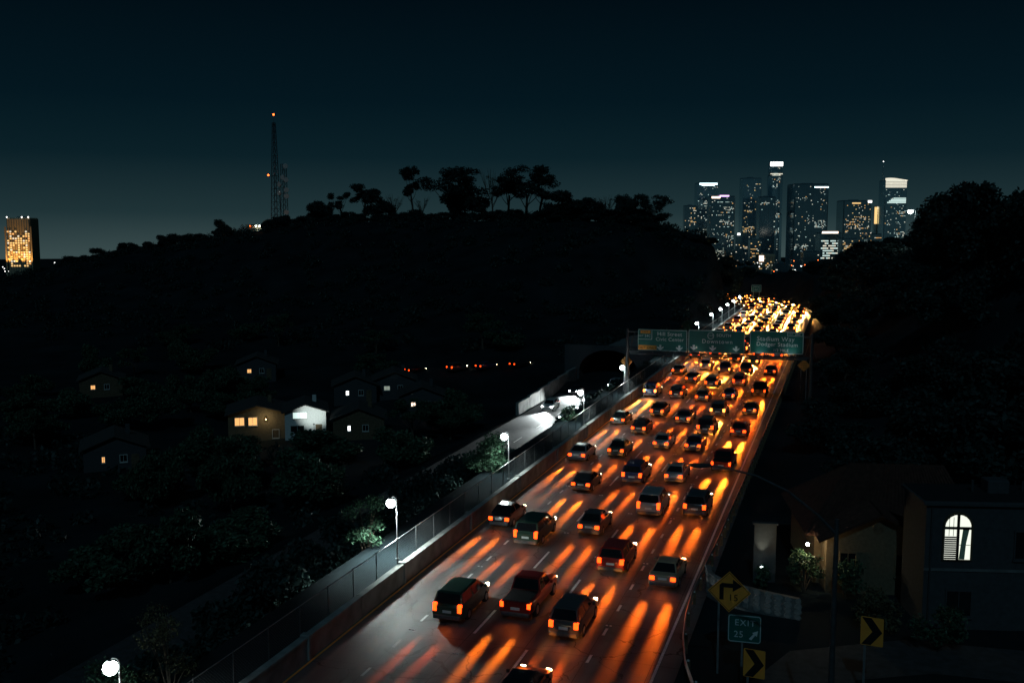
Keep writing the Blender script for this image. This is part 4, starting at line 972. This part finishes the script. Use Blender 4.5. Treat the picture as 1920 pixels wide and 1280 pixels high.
# ------------------------------------------------------------------ radio mast on the ridge
def lattice(t, H, w0, w1, step, name, m=M['steel_dark'], r=.09, at=(0, 0)):
    for sx, sy in ((1,1),(1,-1),(-1,1),(-1,-1)):
        MB().tube([(at[0]+sx*w0/2, at[1]+sy*w0/2, -1), (at[0]+sx*w1/2, at[1]+sy*w1/2, H)], r, 5).build('leg', m, t)
    b = MB(); n = int(H/step)
    for k in range(n):
        z0, z1 = k*H/n, (k+1)*H/n; a0 = w0+(w1-w0)*z0/H; a1 = w0+(w1-w0)*z1/H
        for (ax, ay), (bx, by) in (((1,1),(1,-1)), ((1,-1),(-1,-1)), ((-1,-1),(-1,1)), ((-1,1),(1,1))):
            b.tube([(at[0]+ax*a0/2, at[1]+ay*a0/2, z0), (at[0]+bx*a1/2, at[1]+by*a1/2, z1)], r*.5, 4); b.tube([(at[0]+ax*a1/2, at[1]+ay*a1/2, z1), (at[0]+bx*a1/2, at[1]+by*a1/2, z1)], r*.5, 4)
    b.build('lattice_bracing', m, t)
mz = hz(-214, 352)
mast = empty('radio_mast', (-216.5, 354, mz)); tag(mast, 'tall lattice radio mast with red beacons on the left ridge', 'radio mast')
HM = 68.9 - mz
lattice(mast, HM - 3, 3.2, .9, 2.6, 'leg', r=.15); MB().tube([(0,0,HM-3.2), (0,0,HM)], .06, 6).build('antenna', M['steel_dark'], mast)
MB().lathe([(.05,0),(.35,.15),(.4,.5),(.1,.8)], 10, (0,0,HM-.2)).build('beacon', M['red_beacon'], mast)
MB().lathe([(.05,0),(.33,.15),(.38,.5),(.1,.8)], 10, (-2.6,-.8,HM-24.0)).build('beacon', M['red_beacon'], mast); MB().box(-2.7, -.4, -.85, -.75, HM-24.1, HM-23.95).build('beacon_arm', M['steel_dark'], mast)
m2 = empty('antenna_mast', (-212.6, 354, mz)); tag(m2, 'shorter lattice antenna mast carrying round dishes beside the radio mast', 'radio mast')
H2 = 49.5 - mz; lattice(m2, H2, 2.2, 1.6, 2.2, 'leg', r=.13)
for k, (dx, z) in enumerate([(1.4, H2-.8), (.2, H2-5.2), (1.6, H2-6.2), (1.7, H2-10.2), (1.6, H2-12.6), (-1.4, H2-8.0), (-1.5, H2-11.2), (1.5, H2-19.0), (1.6, H2-21.2)]):
    d = MB().lathe([(.15,.55),(.6,.45),(.95,.15),(1.0,-.25),(.95,-.3),(.1,-.3)], 14, (0,0,0), 'y').build('dish', M['trim'], m2, 40, (dx, -.9, z)); d.rotation_euler = (0, 0, R(35 if dx > 0 else -20))
    MB().box(-.06, .06, .3, 1.3, -.06, .06).build('dish_mount', M['steel_dark'], d)
hut = empty('equipment_hut', (-213.0, 334.5, hz(-213, 334.5))); tag(hut, 'small equipment hut with lit lamps at the foot of the masts', 'hut')
MB().bbox(-2.5, 2.5, -1.5, 1.5, -2, 2.6, .05).build('wall', M['stucco'], hut); MB().bbox(-2.8, 2.8, -1.8, 1.8, 2.6, 2.85, .05).build('roof', M['conc_dark'], hut)
for x in (-2.0, .6, 2.1): MB().lathe([(.05,-.15),(.22,-.08),(.22,.08),(.05,.15)], 8, (x,-1.8,2.3)).build('lamp', M['lamp_white'] if x > 0 else M['red_beacon'], hut)
light('hut_light', 'POINT', (-1.0, 2.5, 3.8), 500, (1.0, .45, .15), hut, shadow_soft_size=.2)

# lit lamp on the right hillside
zl = hz(16.6, 258)
rl_ = empty('hillside_lamp', (16.6, 258, zl)); tag(rl_, 'single bright white lamp on a pole at the edge of the right hillside', 'street lamp')
HL = 27.3 - zl
MB().tube([(0,0,-.3), (0,0,HL), (-.3,-.2,HL+.3), (-.9,-.5,HL+.35)], [.1,.07,.05,.045], 8).build('pole', M['steel_dark'], rl_, 40)
hd = MB().bbox(-1.5, -.8, -.72, -.32, HL+.22, HL+.42, .06).build('lamp_head', M['steel_dark'], rl_); MB().lathe([(.1,-.75),(.5,-.55),(.68,-.15),(.5,.02)], 12, (-1.15,-.52,HL+.2)).build('lamp_globe', M['lamp_white'], hd, 50)
light('lamp_light', 'POINT', (-1.15,-.6,HL-.5), 2500, (.9, 1.0, .97), rl_, shadow_soft_size=.2)

# ------------------------------------------------------------------ downtown skyline
UNIT = MB().box(-.5, .5, -.15, 0, -.5, .5)
winmesh = {k: UNIT.mesh('lit_window', M[k]) for k in ('win_warm', 'win_amber', 'win_pale', 'win_cool', 'win_dim', 'win_bright')}
CTH = R(18.216); FWD = Vector((-math.sin(CTH), math.cos(CTH), 0)); RGT = Vector((math.cos(CTH), math.sin(CTH), 0))
def tower(label, lat, dist, w, ztop, dpt, style, seed, density=.1, band=None, mats=('win_pale', 'win_cool', 'win_dim', 'win_warm'), rz=0.0, zbase=-108, wallm='t1', setback=None, fl=4.2, lit_top=None, name='skyscraper', clusters=4):
    """lat = metres to the right of the street axis, dist = metres away along it"""
    p = FWD*dist + RGT*lat
    t = empty(name, (p.x, p.y, zbase), CTH + rz); H = ztop - zbase; tag(t, label, 'skyscraper' if H > 110 else 'building')
    secs = setback or [(0, 1.0, 1.0)]
    for i, (f0, sw, sd) in enumerate(secs):
        f1 = secs[i+1][0] if i+1 < len(secs) else 1.0
        MB().bbox(-w*sw/2, w*sw/2, -dpt*sd/2, dpt*sd/2, H*f0, H*f1, min(3, w*.06) if style != 'round' else w*sw*.24).build('tower_body', M[wallm], t)
    def dims(z):
        sw, sd = 1, 1
        for f0, a, b in secs:
            if z >= H*f0: sw, sd = a, b
        return w*sw, dpt*sd
    # facade ribs and floor bands
    rb = MB()
    for i, (f0, sw, sd) in enumerate(secs):
        f1 = secs[i+1][0] if i+1 < len(secs) else 1.0; n = max(4, int(w*sw/6)); wi = w*sw*(.94 if style != 'round' else .5)
        for k in range(n+1):
            x = -wi/2 + wi*k/n; rb.box(x-.35, x+.35, -dpt*sd/2-.6, -dpt*sd/2+.1, H*f0+2, H*f1-6)
    rb.build('facade_ribs', M['t2'], t)
    rr = random.Random(seed); nf = int((H-8)/fl)
    hot = [(rr.randrange(nf//4, nf), rr.uniform(-.5, .5), rr.choice([1, 1, 2, 3])) for _ in range(clusters)]
    cells = []
    for f in range(2, nf):
        z = 3 + f*fl; ww, dd = dims(z); wi = ww*(.92 if style != 'round' else .5); nc = max(3, int(wi/3.6))
        for c in range(nc):
            pr = density*.42
            for hf, hx, hs in hot:
                if abs(f-hf) < hs and abs(c/nc-.5-hx) < .35: pr += .5
            if rr.random() < pr: cells.append((f, c, nc, wi, dd, z))
    rr.shuffle(cells); cells = cells[:150]
    for f, c, nc, wi, dd, z in cells:
        x = -wi/2 + wi*(c+.5)/nc; m = rr.choices(mats, [4, 3.4, 3.6, .9][:len(mats)])[0]
        obj('lit_window', winmesh[m], t, (x, -dd/2-.62, z+fl*.5), (0, 0, 0), (wi/nc*rr.uniform(.45, .95), 1, fl*rr.uniform(.3, .52)))
    for (bx0, bx1, bz0, bz1, bmat) in (band or []):
        z = H - bz0; ww, dd = dims(H - 1)
        MB().box(bx0*w, bx1*w, -dd/2-1.1, -dd/2-.1, H-bz1, H-bz0).build('crown_light' if bz0 < 12 else 'lit_band', M[bmat], t)
    MB().bbox(-w*.18, w*.12, -dpt*.15, dpt*.15, H-.5, H+3.5, .4).build('roof_plant', M['t2'], t)
    return t
for k, c in {'t1': (.20, .21, .22), 't2': (.14, .145, .15), 't3': (.30, .30, .30), 't4': (.12, .13, .14), 't5': (.32, .25, .16)}.items():
    M[k] = mat('facade_' + k, tuple(min(.9, q_*(1.5 if k == 't5' else 3.2)*tn) for q_, tn in zip(c, (1, 1, 1) if k == 't5' else (.82, 1.04, 1.10))), .8 if k == 't5' else .14, .15, .02, spec=.5, metal=0.0 if k == 't5' else .85)
D0 = 3400.0
def lat(u, d=D0): return (u - 960)/1867.0*d*.9948   # offsets measured once on the street axis grid
def elv(v, d=D0): return 22 + (438 - v)/1867.0*d
T = lambda u0, u1, d=D0: (lat((u0+u1)/2, d), (u1-u0)/1867.0*d)
def tw(label, u0, u1, v, **k):
    d = k.pop('d', D0); l, w = T(u0, u1, d); return tower(label, l, d, w, elv(v, d), k.pop('dpt', w*.8), k.pop('style', 'box'), **k)
WARM = ('win_amber', 'win_warm', 'win_pale')
tw('low amber lit block at the left foot of the skyline', 1281, 1304, 386, seed=1, density=.16, mats=WARM, wallm='t2', clusters=7)
tw('skyscraper with a bright cyan band across its top', 1303, 1342, 345, seed=2, density=.16, band=[(-.40, .44, 1, 7, 'band_cyan'), (-.3, .3, 4, 10, 'band_cyan')], wallm='t1', d=3450)
tw('broad tower with glowing pink and peach strips at its roof', 1328, 1373, 369, seed=3, density=.24, band=[(-.47, -.12, 2, 8, 'band_peach'), (-.14, .24, -2, 2, 'band_pink')], wallm='t4', d=3300, clusters=7)
tw('dark tower with scattered warm windows left of the tallest tower', 1387, 1422, 336, seed=4, density=.12, mats=('win_pale', 'win_dim', 'win_amber', 'win_warm'), wallm='t1')
tw('plain dark slab tower in front of the tallest tower', 1420, 1450, 370, seed=5, density=.035, wallm='t4', d=3250, clusters=1)
tw('tallest round skyscraper with brilliant white lit crown', 1436, 1464, 306, seed=6, density=.30, style='round', setback=[(0, 1.0, 1.0), (.55, .96, .96), (.90, .88, .88)], band=[(-.42 + .142*k_, -.42 + .142*k_ + .112, 2, 16, 'win_bright') for k_ in range(6)] + [(-.40, .40, 41, 44, 'win_pale'), (-.28, .28, 46, 48, 'win_pale'), (-.28, .28, 58, 61, 'win_dim'), (-.2, .2, 63, 67, 'win_dim'), (-.24, .24, 69, 72, 'win_dim')], wallm='t1', d=3500, clusters=9)
tw('wide dark tower with short white strip at its top right', 1480, 1543, 347, seed=7, density=.12, band=[(.08, .49, 10, 14, 'band_cyan')], wallm='t4', d=3420)
tw('low office block with rows of white lit floors and orange roof strip', 1533, 1574, 436, seed=8, density=.0, band=[(-.42, .30, -3, 2, 'band_peach')], wallm='t2', d=2900, clusters=0)
tw('amber windowed tower left of the spired skyscraper', 1573, 1625, 377, seed=9, density=.26, mats=WARM, band=[(.36, .49, 1, 8, 'win_bright'), (-.2, .1, 8, 12, 'win_amber')], wallm='t2', clusters=8)
tw('slim tower with one warm lit edge beside the spired skyscraper', 1636, 1649, 388, seed=10, density=.08, band=[(-.5, -.1, 2, 60, 'win_amber'), (-.1, .3, 0, 8, 'win_pale')], wallm='t3', d=3500)
wg = tw('glass skyscraper with curved white lit crown and tall spire', 1650, 1691, 340, seed=11, density=.26, band=[(-.48, .46, 2 + 5*k_, 5.6 + 5*k_, 'win_pale') for k_ in range(5)] + [(-.1, .45, 60, 63, 'win_cool'), (-.22, .45, 64.5, 68, 'win_cool'), (-.30, .45, 69, 73, 'win_cool'), (-.38, .45, 74, 78, 'win_cool')], wallm='t1', d=3450, clusters=6)
Hs = elv(340, 3450) + 108
MB().tube([(-36, 0, Hs-8), (-36, 0, Hs+35), (-36, 0, Hs+62)], [2.2, 1.5, .9], 8).build('spire', M['t3'], wg); MB().lathe([(.2,0),(1.6,.8),(1.6,2.4),(.2,3.4)], 8, (-36,0,Hs+62)).build('spire_light', M['win_bright'], wg)
sh_ = []
for k in range(9):
    a = -38 + 76*k/8; sh_.append((a, Hs + 7*math.cos((k/8-.22)*PI*.8)))
MB().prism([(-38, Hs-1)] + sh_ + [(38, Hs-1)], -30.9, -30.0).build('crown_sail', M['win_pale'], wg)
# lit floors of the low office block
lo = [o for o in bpy.data.objects if o.get('label', '').startswith('low office block')][0]
Hlo = elv(436, 2900) + 108; wlo = 41/1867*2900; rr = random.Random(4)
for f in range(8):
    for c in range(11):
        if rr.random() < .82 - .05*f: obj('lit_window', winmesh[rr.choice(['win_cool', 'win_pale', 'win_cool'])], lo, (-wlo*.46 + wlo*.92*(c+.5)/11, -wlo*.4-.62, Hlo - 24 - f*7), (0,0,0), (wlo/12.5, 1, 3.4))
# small buildings of the near city with amber lights
small = [(1420, 1452, 476, 2300, 'amber lit low hall with tall bright columns below the skyline', WARM, .35), (1405, 1425, 448, 2700, 'small block with amber windows between the dark towers', WARM, .3), (1378, 1390, 440, 2700, 'narrow block with a glaring white lamp on its roof', WARM, .15),
         (1452, 1478, 492, 1900, 'low roof lit in amber under the tallest tower', WARM, .18), (1484, 1504, 488, 2000, 'small dark block with a few white windows right of the amber hall', ('win_pale', 'win_bright'), .14), (1504, 1534, 470, 2500, 'mid rise block with sparse pale windows under the wide tower', ('win_pale', 'win_amber'), .12),
         (1306, 1332, 452, 2600, 'block of amber lit floors at the lower left of the skyline', WARM, .3), (1336, 1362, 458, 2600, 'block with dim green windows near the left trees', ('win_dim', 'win_pale'), .22), (1360, 1378, 468, 2500, 'small block with mixed lights behind the palm tops', WARM, .25), (1425, 1445, 505, 1500, 'low dark building with two white lamps above the bend', ('win_bright', 'win_pale'), .08), (1462, 1482, 512, 1300, 'low shed with one square white window above the road bend', ('win_bright', 'win_pale'), .05), (1575, 1605, 446, 2500, 'mid rise block with amber lights right of the white lit office block', WARM, .25), (1624, 1650, 438, 2700, 'low block with warm lights under the slim tower', WARM, .22)]
for i, (u0, u1, v, d, lab, mats, den) in enumerate(small):
    tw(lab, u0, u1, v, d=d, seed=60+i, density=den, mats=mats, wallm='t5' if i == 0 else 't2', name='city_building', clusters=5 if den > .2 else 1, band=[(-.2, .2, -4, 1, 'win_bright')] if i == 2 else ([(-.46, -.2, 3, 16, 'band_peach')] if i == 0 else None), fl=3.8)
# amber floodlit tower at the far left
L1 = tower('amber floodlit tower standing alone at the far left behind the trees', lat(44, 2500), 2500, 58, elv(409, 2500), 50, 'box', 31, .0, wallm='t5', clusters=0, name='skyscraper')
H1 = elv(409, 2500) + 108; rr = random.Random(3)
for f in range(16):
    for c in range(9):
        edge = c in (1, 7); pr = .92 if edge and f > 1 else (.7 if f < 6 else .42)
        if f < 2: pr *= .6
        if rr.random() < pr: obj('lit_window', winmesh[rr.choice(['win_amber', 'win_warm', 'win_amber', 'win_pale'])], L1, (-29 + 58*(c+.5)/9, -25.75, H1 - 34 - f*5.6), (0,0,0), (4.2, 1, 3.2))
for x in (-31.5, 31.5): MB().box(x-1.8, x+1.8, -26.8, -25.1, 10, H1-22).build('corner_pier', M['t5'], L1)
for k, x in enumerate((-27, 10, 26)): MB().lathe([(.2,0),(1.5,.6),(1.5,2.2),(.2,3)], 8, (x, -24, H1+.2)).build('roof_lamp', M['win_bright'], L1)
for x in (-26, -9, 9, 26): light('facade_flood', 'SPOT', (x, -36, 44), 2.6e5, (1.0, .52, .14), L1, spot_size=R(50), spot_blend=.8, shadow_soft_size=1.0).rotation_euler = (R(170), 0, 0)
# scattered far city lamps on the plain
bulb = MB().lathe([(.1,-1.2),(.9,-.8),(1.2,0),(.9,.8),(.1,1.2)], 8); pol = MB().tube([(0,0,-1), (0,0,12)], .25, 6).mesh('pole', M['steel_dark'])
bm_ = {k: bulb.mesh('lamp_globe', M[k]) for k in ('win_bright', 'win_amber', 'red_beacon')}
rr = random.Random(77); n = 0
spots = [(100, 492, 'win_bright'), (108, 496, 'win_bright'), (112, 494, 'win_amber'), (118, 493, 'win_bright'), (122, 499, 'win_bright'), (104, 499, 'win_amber'), (116, 500, 'win_bright'), (92, 509, 'win_bright'), (2, 500, 'win_bright'), (6, 508, 'win_bright'), (12, 508, 'win_bright'), (5, 503, 'win_bright')]
for k in range(34): spots.append((rr.uniform(1395, 1560), rr.uniform(486, 528), rr.choice(['win_bright', 'win_amber', 'win_amber', 'red_beacon'])))
for u, v, m in spots:
    dd = 45/((v - 438)/1867 - .022) if u < 200 else rr.uniform(900, 2300)
    pz = 22 + (438 - v)/1867*dd; p = FWD*dd + RGT*lat(u, dd)
    t = empty('city_lamp', (p.x, p.y, pz - 12)); n += 1
    side = 'the far left plain' if u < 200 else 'the city below the towers'
    tag(t, 'tiny distant lamp glinting on ' + side, 'street lamp', 'distant lamps on ' + side)
    obj('pole', pol, t, scale=(1, 1, 1)); g_ = hz(p.x, p.y)
    o = obj('lamp_globe', bm_[m], t, (0, 0, 12.5), scale=(dd/2600,)*3)
    t.location.z = pz - 12.5
